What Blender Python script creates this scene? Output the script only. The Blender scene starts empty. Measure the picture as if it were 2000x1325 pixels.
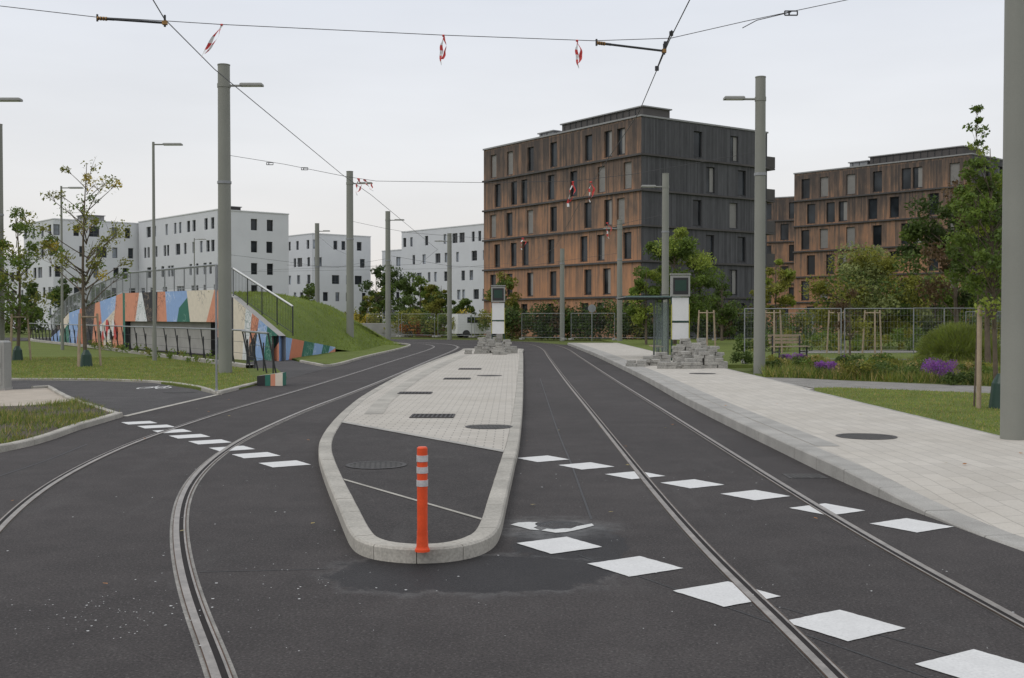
import bpy, math, random
import numpy as np
from mathutils import Vector, Matrix
random.seed(7); rng=np.random.default_rng(7)
EYE=1.75; FPX=2200.0; PITCH=math.atan(41.5/2200)
scn=bpy.context.scene; COL=scn.collection
cp,sp=math.cos(PITCH),math.sin(PITCH)
def ray(px,py):
    u=(px-1000)/FPX; v=(662.5-py)/FPX
    return (u, cp+v*sp, -sp+v*cp)
def G(px,py,z=0.0):
    d=ray(px,py); t=(z-EYE)/d[2]
    return (d[0]*t,d[1]*t)
def AY(px,py,Y):
    d=ray(px,py); t=Y/d[1]
    return (d[0]*t,Y,EYE+d[2]*t)
def GL(l,z=0.0): return [G(a,b,z) for a,b in l]
# ---------------- materials
class NT:
    def __init__(s,name):
        s.m=bpy.data.materials.new(name); s.m.use_nodes=True; s.t=s.m.node_tree
        s.t.nodes.clear(); s.out=s.t.nodes.new('ShaderNodeOutputMaterial')
        s.b=s.n('ShaderNodeBsdfPrincipled'); s.l(s.b.outputs[0],s.out.inputs[0])
    def n(s,ty,**k):
        x=s.t.nodes.new(ty)
        for a,b in k.items(): setattr(x,a,b)
        return x
    def l(s,a,b): s.t.links.new(a,b)
    def setin(s,node,key,v):
        if isinstance(v,bpy.types.NodeSocket): s.l(v,node.inputs[key])
        else: node.inputs[key].default_value=v
    def math(s,op,a,b=0.0,c=None,clamp=False):
        x=s.n('ShaderNodeMath',operation=op,use_clamp=clamp); s.setin(x,0,a); s.setin(x,1,b)
        if c is not None: s.setin(x,2,c)
        return x.outputs[0]
    def mix(s,f,a,b,mode='MIX'):
        x=s.n('ShaderNodeMix',data_type='RGBA',blend_type=mode)
        s.setin(x,0,f)
        s.setin(x,6,a if not isinstance(a,tuple) else (*a[:3],1)); s.setin(x,7,b if not isinstance(b,tuple) else (*b[:3],1))
        return x.outputs[2]
    def ramp(s,f,a,b):
        x=s.n('ShaderNodeMapRange'); s.setin(x,0,f); x.inputs[1].default_value=a; x.inputs[2].default_value=b
        return x.outputs[0]
    def coord(s,world):
        return s.n('ShaderNodeNewGeometry').outputs['Position'] if world else s.n('ShaderNodeTexCoord').outputs['Object']
    def noise(s,vec,scale,detail=3,rough=.55):
        x=s.n('ShaderNodeTexNoise'); s.l(vec,x.inputs['Vector']); x.inputs['Scale'].default_value=scale
        x.inputs['Detail'].default_value=detail; x.inputs['Roughness'].default_value=rough
        return x.outputs[0]
    def vmul(s,vec,v):
        x=s.n('ShaderNodeVectorMath',operation='MULTIPLY'); s.l(vec,x.inputs[0]); x.inputs[1].default_value=v
        return x.outputs[0]
    def bump(s,h,strength=.3,dist=.01):
        x=s.n('ShaderNodeBump'); s.l(h,x.inputs['Height']); x.inputs['Strength'].default_value=strength
        x.inputs['Distance'].default_value=dist; s.l(x.outputs[0],s.b.inputs['Normal'])
def scl(c,f): return tuple(min(1,x*f) for x in c)
def M(name,c,rough=.8,var=.2,scale=3.0,world=False,metal=0.0,bump=0.0,bscale=40,fine=0.1,fscale=60,spec=.4):
    t=NT(name); v=t.coord(world)
    f=t.ramp(t.noise(v,scale,4),.3,.7)
    col=t.mix(f,scl(c,1-var),scl(c,1+var))
    if fine>0:
        f2=t.ramp(t.noise(v,fscale,2),.3,.7)
        col=t.mix(f2,col,t.mix(1.0,col,(1-fine*2,)*3,'MULTIPLY'))
    t.setin(t.b,'Base Color',col); t.b.inputs['Roughness'].default_value=rough; t.b.inputs['Metallic'].default_value=metal
    t.b.inputs['Specular IOR Level'].default_value=spec
    if bump>0: t.bump(t.noise(v,bscale,3),bump,.01)
    return t.m
def leafmat(name,c):
    t=NT(name); v=t.coord(True)
    f=t.ramp(t.noise(v,1.7,3),.3,.7)
    f2=t.ramp(t.noise(v,14,1),.3,.7)
    col=t.mix(f,scl(c,.7),scl(c,1.3)); col=t.mix(f2,col,t.mix(1.0,col,(1.2,1.08,.65),'MULTIPLY'))
    t.setin(t.b,'Base Color',col); t.b.inputs['Roughness'].default_value=.6
    t.b.inputs['Specular IOR Level'].default_value=.25
    tr=t.n('ShaderNodeBsdfTranslucent'); t.l(col,tr.inputs[0])
    mx=t.n('ShaderNodeMixShader'); mx.inputs[0].default_value=.35
    t.l(t.b.outputs[0],mx.inputs[1]); t.l(tr.outputs[0],mx.inputs[2]); t.l(mx.outputs[0],t.out.inputs[0])
    return t.m
def asphalt(name,c,wet=False):
    t=NT(name); v=t.coord(True)
    big=t.ramp(t.noise(v,.25,5,.6),.3,.7); mid=t.ramp(t.noise(v,2.2,5,.65),.3,.75)
    fine=t.ramp(t.noise(v,55,4,.75),.35,.68)
    vo=t.n('ShaderNodeTexVoronoi'); t.l(v,vo.inputs['Vector']); vo.inputs['Scale'].default_value=38
    agg=t.ramp(vo.outputs['Distance'],.0,.28)
    col=t.mix(big,scl(c,.80),scl(c,1.18)); col=t.mix(mid,col,t.mix(1.0,col,(.70,.70,.71),'MULTIPLY'))
    col=t.mix(fine,t.mix(1.0,col,(.66,.66,.66),'MULTIPLY'),t.mix(1.0,col,(1.9,1.85,1.8),'MULTIPLY'))
    col=t.mix(t.math('MULTIPLY',t.math('SUBTRACT',1.0,agg),.5),col,(.21,.20,.19))
    sm=t.ramp(t.noise(t.vmul(v,(1.6,.35,1)),1.2,6,.7),.56,.8)
    col=t.mix(t.math('MULTIPLY',sm,.28),col,(.14,.135,.13))
    if wet:
        sep=t.n('ShaderNodeSeparateXYZ'); t.l(v,sep.inputs[0])
        nzs=t.noise(v,2.6,6,.7); nzb=t.noise(v,7.0,4,.7)
        def blob(cx,cy,rx,ry,am,lo=.94,amb=.25):
            dx=t.math('DIVIDE',t.math('SUBTRACT',sep.outputs[0],cx),rx); dy=t.math('DIVIDE',t.math('SUBTRACT',sep.outputs[1],cy),ry)
            d=t.math('SQRT',t.math('ADD',t.math('MULTIPLY',dx,dx),t.math('MULTIPLY',dy,dy)))
            d=t.math('ADD',d,t.math('MULTIPLY',t.math('SUBTRACT',nzs,.5),am)); d=t.math('ADD',d,t.math('MULTIPLY',t.math('SUBTRACT',nzb,.5),amb))
            return t.ramp(d,1.02,lo)
        w=blob(-.28,7.70,1.02,.60,1.0); w2=blob(.45,8.7,.45,.9,1.1); w3=blob(-.15,8.05,1.15,.9,.9,.5)
        w=t.math('MAXIMUM',w,w2)
        rim=t.math('SUBTRACT',blob(-.28,7.70,1.14,.71,1.0,.8),blob(-.28,7.70,1.02,.60,1.0),clamp=True)
        p=blob(.40,9.50,.21,.17,.5)
        stain=t.math('MULTIPLY',blob(.34,9.35,.62,.62,1.4,.35),t.ramp(nzb,.30,.60))
        col=t.mix(t.math('MULTIPLY',w3,.25),col,t.mix(1.0,col,(.7,.7,.7),'MULTIPLY'))
        col=t.mix(t.math('MULTIPLY',w,.95),col,t.mix(1.0,col,(.45,.47,.50),'MULTIPLY'))
        col=t.mix(t.math('MULTIPLY',t.math('MULTIPLY',rim,t.ramp(nzb,.35,.6)),.55),col,(.17,.17,.17))
        col=t.mix(t.math('MULTIPLY',stain,.5),col,(.26,.26,.255))
        col=t.mix(p,col,(.012,.012,.013))
        rr=t.math('SUBTRACT',.85,t.math('MULTIPLY',w,.18)); rr=t.math('SUBTRACT',rr,t.math('MULTIPLY',p,.45),clamp=True)
        t.setin(t.b,'Roughness',rr)
    else: t.b.inputs['Roughness'].default_value=.85
    t.setin(t.b,'Base Color',col); t.b.inputs['Specular IOR Level'].default_value=.25
    t.bump(fine,.5,.005)
    return t.m
def pavers(name,c,bw,rh,ang=0.0,mort=.006,var=.12,world=True,mk=.6):
    t=NT(name); v=t.coord(world)
    r=t.n('ShaderNodeVectorRotate'); t.l(v,r.inputs['Vector']); r.inputs['Angle'].default_value=ang
    br=t.n('ShaderNodeTexBrick'); t.l(r.outputs[0],br.inputs['Vector'])
    for k,val in (('Scale',1.0),('Mortar Size',mort),('Brick Width',bw),('Row Height',rh),('Mortar Smooth',.1),('Bias',0.0)): br.inputs[k].default_value=val
    br.inputs['Color1'].default_value=(*scl(c,1-var),1); br.inputs['Color2'].default_value=(*scl(c,1+var),1); br.inputs['Mortar'].default_value=(*scl(c,mk),1)
    f=t.ramp(t.noise(v,.7,5,.65),.3,.7); col=t.mix(f,br.outputs[0],t.mix(1.0,br.outputs[0],(.87,.86,.84),'MULTIPLY'))
    f2=t.ramp(t.noise(v,50,3),.35,.65); col=t.mix(f2,col,t.mix(1.0,col,(.92,.92,.92),'MULTIPLY'))
    f3=t.ramp(t.noise(v,3.5,4,.7),.6,.75); col=t.mix(t.math('MULTIPLY',f3,.25),col,scl(c,.5))
    t.setin(t.b,'Base Color',col); t.b.inputs['Roughness'].default_value=.85
    t.bump(t.math('SUBTRACT',1.0,br.outputs[1]),.3,.004)
    return t.m
def grassmat(name,a,b,c):
    t=NT(name); v=t.coord(True)
    f=t.ramp(t.noise(v,.5,5,.65),.3,.7); f2=t.ramp(t.noise(v,7,4,.7),.35,.7); f3=t.ramp(t.noise(v,40,3,.7),.3,.7)
    col=t.mix(f,a,b); col=t.mix(t.math('MULTIPLY',f2,.5),col,c); col=t.mix(f3,col,t.mix(1.0,col,(.5,.55,.45),'MULTIPLY'))
    t.setin(t.b,'Base Color',col); t.b.inputs['Roughness'].default_value=.9; t.b.inputs['Specular IOR Level'].default_value=.1
    t.bump(f3,.6,.02)
    return t.m
def woodfacade(name,grey):
    t=NT(name); v=t.coord(False)
    sep=t.n('ShaderNodeSeparateXYZ'); t.l(v,sep.inputs[0])
    u=t.math('ADD',sep.outputs[0],sep.outputs[1]); z=sep.outputs[2]
    idx=t.math('FLOOR',t.math('DIVIDE',u,.16))
    st=t.math('FLOOR',t.math('DIVIDE',t.math('SUBTRACT',z,.6),2.93)); fr=t.math('FRACT',t.math('DIVIDE',t.math('SUBTRACT',z,.6),2.93))
    cv=t.n('ShaderNodeCombineXYZ'); t.l(idx,cv.inputs[0]); t.l(st,cv.inputs[1])
    wn=t.n('ShaderNodeTexWhiteNoise'); t.l(cv.outputs[0],wn.inputs['Vector']); pl=wn.outputs[0]
    cg=t.n('ShaderNodeCombineXYZ'); t.l(t.math('MULTIPLY',u,3.0),cg.inputs[0]); t.l(t.math('MULTIPLY',z,.5),cg.inputs[2]); t.l(st,cg.inputs[1])
    streak=t.ramp(t.noise(cg.outputs[0],1.0,5,.7),.25,.75)
    patch=t.ramp(t.noise(v,.22,3,.6),.35,.65)
    hi=t.ramp(z,7.0,17.0)
    if grey:
        a,b=(.048,.048,.051),(.135,.135,.142)
        w=t.math('ADD',t.math('MULTIPLY',pl,.45),t.math('MULTIPLY',streak,.5),clamp=True)
        col=t.mix(w,a,b)
    else:
        w=t.math('ADD',t.math('MULTIPLY',pl,.30),t.math('MULTIPLY',streak,.52))
        w=t.math('ADD',w,t.math('MULTIPLY',patch,.2)); w=t.math('SUBTRACT',w,t.math('MULTIPLY',hi,.36))
        w=t.math('ADD',w,t.math('MULTIPLY',t.ramp(z,10,3),.16))
        w=t.math('ADD',w,t.math('MULTIPLY',t.math('SUBTRACT',.5,fr),.16),clamp=True)
        col=t.mix(t.ramp(w,0,.42),(.085,.072,.066),(.21,.145,.108)); col=t.mix(t.ramp(w,.32,.95),col,(.53,.27,.145))
    gap=t.math('LESS_THAN',t.math('FRACT',t.math('DIVIDE',u,.16)),.12)
    col=t.mix(t.math('MULTIPLY',gap,.45),col,(.025,.02,.018))
    t.setin(t.b,'Base Color',col); t.b.inputs['Roughness'].default_value=.85; t.b.inputs['Specular IOR Level'].default_value=.2
    return t.m
def glassmat(name,c=(.03,.035,.04),r=.08,spec=.4):
    t=NT(name); v=t.coord(True)
    f=t.ramp(t.noise(v,.35,2),.4,.6); col=t.mix(f,scl(c,.6),scl(c,1.8))
    t.setin(t.b,'Base Color',col); t.b.inputs['Roughness'].default_value=r; t.b.inputs['Specular IOR Level'].default_value=spec
    return t.m
def clearglass(name):
    t=NT(name); tr=t.n('ShaderNodeBsdfTransparent'); tr.inputs[0].default_value=(.9,.93,.92,1)
    t.b.inputs['Base Color'].default_value=(.35,.4,.4,1); t.b.inputs['Roughness'].default_value=.05
    mx=t.n('ShaderNodeMixShader'); mx.inputs[0].default_value=.14
    t.l(tr.outputs[0],mx.inputs[1]); t.l(t.b.outputs[0],mx.inputs[2]); t.l(mx.outputs[0],t.out.inputs[0]); return t.m
def muralmat(name,c,ink):
    t=NT(name); v=t.coord(False)
    d=t.n('ShaderNodeTexNoise'); t.l(v,d.inputs['Vector']); d.inputs['Scale'].default_value=1.6; d.inputs['Detail'].default_value=3
    a=t.math('ABSOLUTE',t.math('SUBTRACT',d.outputs[0],.5)); l1=t.ramp(a,.014,.004)
    vo=t.n('ShaderNodeTexVoronoi',feature='DISTANCE_TO_EDGE'); t.l(v,vo.inputs['Vector']); vo.inputs['Scale'].default_value=3.0
    l2=t.ramp(vo.outputs[0],.05,.025)
    msk=t.ramp(t.noise(v,.6,2),.5,.56)
    line=t.math('MULTIPLY',t.math('MAXIMUM',l1,l2),msk)
    col=t.mix(t.math('MULTIPLY',line,.6),c,ink); f=t.ramp(t.noise(v,5,4),.3,.7); col=t.mix(f,col,t.mix(1.0,col,(.88,.88,.88),'MULTIPLY'))
    t.setin(t.b,'Base Color',col); t.b.inputs['Roughness'].default_value=.75; return t.m
m_asph=asphalt('asphalt',(.053,.048,.047),True); m_asph2=asphalt('asphalt_island',(.048,.044,.043)); m_asph3=asphalt('asphalt_path',(.066,.063,.063))
m_pave=pavers('platform_paving',(.53,.495,.44),.4,.2,math.pi/2,.005,.06,mk=.68); m_pave2=pavers('island_paving',(.52,.485,.43),.24,.16,.0,.008,.05,mk=.58)
m_pave3=M('sandy_paving',(.46,.40,.33),.9,.1,2,True)
m_kerb=M('kerb_granite',(.40,.385,.355),.85,.16,2.0,True,bump=.3,fine=.14,fscale=90)
m_kerb2=M('kerb_concrete',(.44,.415,.365),.85,.20,1.5,True,bump=.2,fine=.15,fscale=50)
m_conc=M('concrete',(.36,.35,.33),.85,.12,1.2,True,bump=.2)
m_steel=M('rail_steel',(.34,.31,.28),.42,.25,6,True,metal=.6,fine=.1)
m_seal=M('rail_sealant',(.085,.08,.075),.85,.3,5,True,fine=.15); m_sealp=M('rail_edging_pale',(.30,.285,.26),.85,.3,4,True,fine=.2)
m_groove=M('rail_groove',(.014,.010,.009),.9,.3,8,True)
m_rust=M('rail_rust',(.10,.06,.038),.8,.3,8,True)
def paintmat(name,lo,hi,sc,c):
    t=NT(name); v=t.coord(True); f=t.ramp(t.noise(v,sc,6,.75),lo,hi)
    g_=t.ramp(t.noise(v,5,4,.6),.3,.7); col=t.mix(g_,scl(c,.88),c); col=t.mix(t.ramp(t.noise(v,60,3),.4,.7),col,scl(c,.82))
    t.setin(t.b,'Base Color',col); t.b.inputs['Roughness'].default_value=.7
    tr=t.n('ShaderNodeBsdfTransparent'); mx=t.n('ShaderNodeMixShader'); t.l(f,mx.inputs[0]); t.l(t.b.outputs[0],mx.inputs[2]); t.l(tr.outputs[0],mx.inputs[1]); t.l(mx.outputs[0],t.out.inputs[0]); return t.m
m_paint=paintmat('road_paint',.29,.33,26,(.70,.695,.68)); m_worn=paintmat('worn_paint',.34,.40,14,(.64,.64,.62))
m_pole=M('pole_paint',(.235,.238,.208),.55,.07,.8,True,fine=.03)
m_polew=M('lamp_alu',(.32,.32,.30),.5,.06,2)
m_dark=M('dark_metal',(.035,.037,.04),.5,.2,3); m_iron=M('cast_iron',(.085,.08,.078),.7,.25,12,True,fine=.3,fscale=60)
m_wire=M('wire',(.06,.06,.062),.5,.1,2); m_brass=M('brass',(.30,.17,.06),.5,.2,6,metal=.5)
m_galv=M('galvanised',(.30,.31,.32),.5,.12,3,metal=.3)
m_orange=M('bollard_orange',(.78,.085,.02),.45,.12,9,fine=.05); m_refl=M('bollard_reflector',(.58,.56,.56),.35,.12,20)
m_red=M('tape_red',(.62,.05,.045),.5,.15,6); m_white=M('white_plastic',(.78,.78,.77),.45,.04,3)
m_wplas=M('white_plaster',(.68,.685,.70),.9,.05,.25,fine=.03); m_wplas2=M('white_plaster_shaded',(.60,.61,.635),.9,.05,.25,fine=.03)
m_wood=woodfacade('timber_cladding',False); m_woodg=woodfacade('weathered_grey_cladding',True)
m_ledge=M('dark_ledge',(.085,.078,.075),.7,.2,.5); m_roof=M('roof_membrane',(.16,.16,.16),.9,.1,.5); m_coping=M('light_coping',(.30,.30,.30),.6,.1,.5)
m_glass=glassmat('window_glass',(.022,.026,.03),.12,.3); m_glassl=glassmat('window_glass_bright',(.22,.24,.27),.12)
m_frame=M('window_frame_dark',(.03,.03,.032),.5,.1,3); m_shut=M('shutter_grey',(.28,.27,.255),.6,.08,2); m_framew=M('window_frame_grey',(.10,.10,.105),.5,.1,3)
m_clear=clearglass('shelter_glass')
m_lawn=grassmat('lawn',(.13,.18,.045),(.20,.25,.065),(.24,.22,.09)); m_mead=grassmat('rough_grass',(.10,.14,.04),(.17,.20,.06),(.20,.18,.08))
m_soil=M('soil',(.085,.068,.048),.95,.3,3,True,bump=.5); m_gravel=M('gravel',(.30,.285,.26),.95,.15,2,True,bump=.6,fine=.25,fscale=45)
m_bark=M('bark',(.14,.11,.08),.9,.25,6,bump=.5,bscale=25); m_stake=M('stake_wood',(.40,.31,.22),.8,.15,4)
m_paver=M('paver_concrete',(.42,.405,.37),.9,.2,2.2,True,fine=.2,fscale=30)
LG={k:leafmat('leaf_'+k,scl(c,1.4)) for k,c in dict(green=(.085,.13,.03),dark=(.038,.062,.022),olive=(.14,.15,.035),yellow=(.30,.25,.05),orange=(.30,.13,.04),purple=(.080,.055,.035),lime=(.17,.22,.05),grass=(.14,.185,.05),straw=(.26,.22,.11),violet=(.17,.065,.30),mid=(.062,.097,.030),sage=(.16,.19,.085)).items()}
# ---------------- mesh builder
class MB:
    def __init__(s): s.v=[]; s.f=[]; s.m=[]; s.mats=[]
    def mi(s,m):
        if m not in s.mats: s.mats.append(m)
        return s.mats.index(m)
    def face(s,pts,m):
        i=len(s.v); s.v+= [tuple(p) for p in pts]; s.f.append(list(range(i,i+len(pts)))); s.m.append(s.mi(m))
    def box(s,c,d,m,rz=0.0,mtx=None,ch=0.0):
        i=len(s.v); x,y,z=d[0]/2,d[1]/2,d[2]/2; ca,sa=math.cos(rz),math.sin(rz)
        if ch<=0:
            L=[(-x,-y,-z),(x,-y,-z),(x,y,-z),(-x,y,-z),(-x,-y,z),(x,-y,z),(x,y,z),(-x,y,z)]
            F=[(0,3,2,1),(4,5,6,7),(0,1,5,4),(1,2,6,5),(2,3,7,6),(3,0,4,7)]
        else:
            L=[]
            for zz,ins in ((-z,0),(z-ch,0),(z,ch)):
                L+=[(-x+ins,-y+ins,zz),(x-ins,-y+ins,zz),(x-ins,y-ins,zz),(-x+ins,y-ins,zz)]
            F=[(0,3,2,1),(8,9,10,11)]
            for b in (0,4):
                for k in range(4): F.append((b+k,b+(k+1)%4,b+4+(k+1)%4,b+4+k))
        for p in L:
            if mtx is not None: q=mtx@Vector(p); s.v.append((q.x+c[0],q.y+c[1],q.z+c[2]))
            else: s.v.append((c[0]+p[0]*ca-p[1]*sa,c[1]+p[0]*sa+p[1]*ca,c[2]+p[2]))
        for f in F: s.f.append([i+k for k in f]); s.m.append(s.mi(m))
    def cyl(s,a,b,r0,m,r1=None,n=10,cap=True):
        r1=r0 if r1 is None else r1
        a=Vector(a); b=Vector(b); d=(b-a).normalized(); 
        u=d.orthogonal().normalized(); w=d.cross(u); i=len(s.v)
        for p,r in ((a,r0),(b,r1)):
            for k in range(n):
                t=2*math.pi*k/n; s.v.append(tuple(p+u*math.cos(t)*r+w*math.sin(t)*r))
        for k in range(n): s.f.append([i+k,i+(k+1)%n,i+n+(k+1)%n,i+n+k]); s.m.append(s.mi(m))
        if cap:
            s.f.append([i+k for k in reversed(range(n))]); s.m.append(s.mi(m)); s.f.append([i+n+k for k in range(n)]); s.m.append(s.mi(m))
    def tube(s,pts,r,m,n=6):
        for a,b in zip(pts[:-1],pts[1:]): s.cyl(a,b,r,m,n=n,cap=True)
    def prism(s,poly,z0,z1,m,mside=None):
        mside=mside or m; n=len(poly)
        s.face([(p[0],p[1],z1) for p in poly],m)
        for k in range(n):
            a=poly[k]; b=poly[(k+1)%n]; s.face([(a[0],a[1],z0),(b[0],b[1],z0),(b[0],b[1],z1),(a[0],a[1],z1)],mside)
    def mesh(s,name,smooth=False):
        me=bpy.data.meshes.new(name); me.from_pydata(s.v,[],s.f)
        for m in s.mats: me.materials.append(m)
        me.polygons.foreach_set('material_index',s.m)
        if smooth: me.polygons.foreach_set('use_smooth',[True]*len(s.f))
        me.update(); return me
def smooth_by_angle(me,ang=40):
    try: me.set_sharp_from_angle(angle=math.radians(ang))
    except Exception: pass
def ccw(poly):
    a=sum(poly[i][0]*poly[(i+1)%len(poly)][1]-poly[(i+1)%len(poly)][0]*poly[i][1] for i in range(len(poly)))
    return poly if a>0 else poly[::-1]
def obj(name,me,parent=None,loc=(0,0,0),rz=0.0):
    o=bpy.data.objects.new(name,me); COL.objects.link(o); o.location=loc; o.rotation_euler=(0,0,rz)
    if parent: o.parent=parent
    return o
def thing(name,label,cat,mb=None,loc=(0,0,0),rz=0.0,group=None,smooth=False):
    me=None
    if mb is not None:
        me=mb.mesh(name,smooth) if isinstance(mb,MB) else mb
        if smooth: smooth_by_angle(me)
    o=obj(name,me,None,loc,rz); o['label']=label; o['category']=cat
    if group: o['group']=group
    return o
def struct(name,mb,label=None):
    o=obj(name,mb.mesh(name) if isinstance(mb,MB) else mb); o['kind']='structure'
    if label: o['label']=label; 
    return o
def part(par,name,mb,smooth=False,label=None,loc=(0,0,0),rz=0.0):
    me=mb.mesh(name,smooth) if isinstance(mb,MB) else mb
    if smooth: smooth_by_angle(me)
    o=obj(name,me,par,loc,rz)
    if label: o['label']=label
    return o
def clone(src,loc,rz=0.0,sc=(1,1,1),label=None):
    o=src.copy(); COL.objects.link(o); o.location=loc; o.rotation_euler=(0,0,rz); o.scale=sc
    if label: o['label']=label
    for c in list(src.children):
        k=c.copy(); COL.objects.link(k); k.parent=o
        for c2 in list(c.children):
            k2=c2.copy(); COL.objects.link(k2); k2.parent=k
    return o
def npmesh(name,V,nper,mi,mats):
    n=len(V)//nper; me=bpy.data.meshes.new(name)
    me.vertices.add(len(V)); me.vertices.foreach_set('co',np.asarray(V,dtype=np.float32).ravel())
    me.loops.add(n*nper); me.loops.foreach_set('vertex_index',np.arange(n*nper,dtype=np.int32))
    me.polygons.add(n); me.polygons.foreach_set('loop_start',np.arange(0,n*nper,nper,dtype=np.int32))
    try: me.polygons.foreach_set('loop_total',np.full(n,nper,dtype=np.int32))
    except Exception: pass
    for m in mats: me.materials.append(m)
    me.polygons.foreach_set('material_index',np.asarray(mi,dtype=np.int32)); me.update(calc_edges=True); me.validate()
    return me
# ---------------- curves
def cat(pts,step):
    P=[np.array(p,float) for p in pts]; P=[2*P[0]-P[1]]+P+[2*P[-1]-P[-2]]; out=[]
    for i in range(1,len(P)-2):
        p0,p1,p2,p3=P[i-1:i+3]; n=max(1,int(np.linalg.norm(p2-p1)/step))
        for k in range(n):
            t=k/n; out.append(.5*((2*p1)+(-p0+p2)*t+(2*p0-5*p1+4*p2-p3)*t*t+(-p0+3*p1-3*p2+p3)*t**3))
    out.append(P[-2]); return np.array(out)
def normals(P,closed=False):
    P=np.asarray(P,float)[:,:2]
    if closed: d=np.roll(P,-1,0)-np.roll(P,1,0)
    else: d=np.gradient(P,axis=0)
    d/= np.linalg.norm(d,axis=1)[:,None]+1e-9
    return np.stack([-d[:,1],d[:,0]],1)
def off(P,d,closed=False): P=np.asarray(P,float)[:,:2]; return P+normals(P,closed)*d
def ribbon(mb,P,d0,d1,z,m):
    A=off(P,d0); B=off(P,d1)
    if d0>d1: A,B=B,A
    for i in range(len(P)-1):
        mb.face([(*A[i],z),(*A[i+1],z),(*B[i+1],z),(*B[i],z)][::-1],m)
def kerb(name,P,d0,d1,z1,m,seg=1.0,closed=False,z0=-.05,gap=.012,label=None,sub=.35):
    P=np.asarray(P,float)
    if closed: P=np.vstack([P,P[:1]])
    z=np.full(len(P),z1) if np.isscalar(z1) else np.asarray(z1,float)
    L=np.concatenate([[0],np.cumsum(np.linalg.norm(np.diff(P[:,:2],axis=0),axis=1))])
    N=normals(P)
    if closed:
        n0=(N[0]+N[-1]); n0/=np.linalg.norm(n0); N[0]=N[-1]=n0
    def at(s):
        x=np.interp(s,L,P[:,0]); y=np.interp(s,L,P[:,1]); nx=np.interp(s,L,N[:,0]); ny=np.interp(s,L,N[:,1]); q=math.hypot(nx,ny)
        return x,y,nx/q,ny/q,np.interp(s,L,z)
    mb=MB(); s=0; sg=1 if d1>d0 else -1; c=.015
    while s<L[-1]-.02:
        e=min(s+seg,L[-1]); ns=max(1,int((e-gap-s)/sub)); prev=None
        jz=random.uniform(-.002,.002)
        for k in range(ns+1):
            x,y,nx,ny,zz=at(s+(e-gap-s)*k/ns); zz+=jz
            prof=[(d0,z0),(d0,zz-c),(d0+sg*c,zz),(d1-sg*c,zz),(d1,zz-c),(d1,z0)]
            ring=[(x+nx*d,y+ny*d,h) for d,h in prof]
            if prev:
                for a in range(5):
                    q=[prev[a],prev[a+1],ring[a+1],ring[a]]
                    mb.face(q if sg>0 else q[::-1],m)
            if k==0: mb.face(ring if sg<0 else ring[::-1],m)
            if k==ns: mb.face(ring if sg>0 else ring[::-1],m)
            prev=ring
        s=e
    return struct(name,mb,label)
def clip(poly,a,b,keepleft=True):
    out=[]; sd=lambda p:((b[0]-a[0])*(p[1]-a[1])-(b[1]-a[1])*(p[0]-a[0]))*(1 if keepleft else -1)
    for i in range(len(poly)):
        p,q=poly[i],poly[(i+1)%len(poly)]; sp_,sq=sd(p),sd(q)
        if sp_>=0: out.append(tuple(p))
        if sp_*sq<0:
            t=sp_/(sp_-sq); out.append((p[0]+(q[0]-p[0])*t,p[1]+(q[1]-p[1])*t))
    return out
def sheet(name,poly,z,m,z0=None,label=None):
    mb=MB(); poly=ccw([tuple(p) for p in poly])
    if z0 is None: mb.face([(p[0],p[1],z) for p in poly],m)
    else: mb.prism(poly,z0,z,m)
    return struct(name,mb,label)
def inpoly(x,y,poly):
    c=np.zeros(len(x),bool); n=len(poly)
    for i in range(n):
        x1,y1=poly[i]; x2,y2=poly[(i+1)%n]
        with np.errstate(divide='ignore',invalid='ignore'):
            c^=((y1>y)!=(y2>y))&(x<(x2-x1)*(y-y1)/(y2-y1+1e-12)+x1)
    return c
def blades(name,poly,n,h,w,mats,z,label,lean=.5,zf=None,clump=None):
    P=np.array(poly); lo,hi=P.min(0),P.max(0); X=[];Y=[]
    while len(X)<n:
        x=rng.uniform(lo[0],hi[0],n*2); y=rng.uniform(lo[1],hi[1],n*2); k=inpoly(x,y,poly)
        if clump: 
            q=np.sin(x*clump*1.7+1)*np.cos(y*clump*1.1)+np.sin(x*clump*.6+y*clump*.9)+rng.normal(0,.6,len(x)); k&=q>-.2
        X+=list(x[k]); Y+=list(y[k])
    x=np.array(X[:n]); y=np.array(Y[:n]); zz=np.full(n,z) if zf is None else zf(x,y)
    a=rng.uniform(0,2*math.pi,n); hh=h*rng.uniform(.4,1.2,n); l=rng.uniform(0,lean,n)*hh; b=rng.uniform(0,2*math.pi,n)
    V=np.zeros((n,3,3)); V[:,0]=np.stack([x-np.cos(a)*w,y-np.sin(a)*w,zz],1); V[:,1]=np.stack([x+np.cos(a)*w,y+np.sin(a)*w,zz],1)
    V[:,2]=np.stack([x+np.cos(b)*l,y+np.sin(b)*l,zz+hh],1)
    mi=rng.integers(0,len(mats),n); me=npmesh(name,V.reshape(-1,3),3,mi,mats)
    o=obj(name,me); o['kind']='stuff'; o['label']=label; return o
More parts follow.
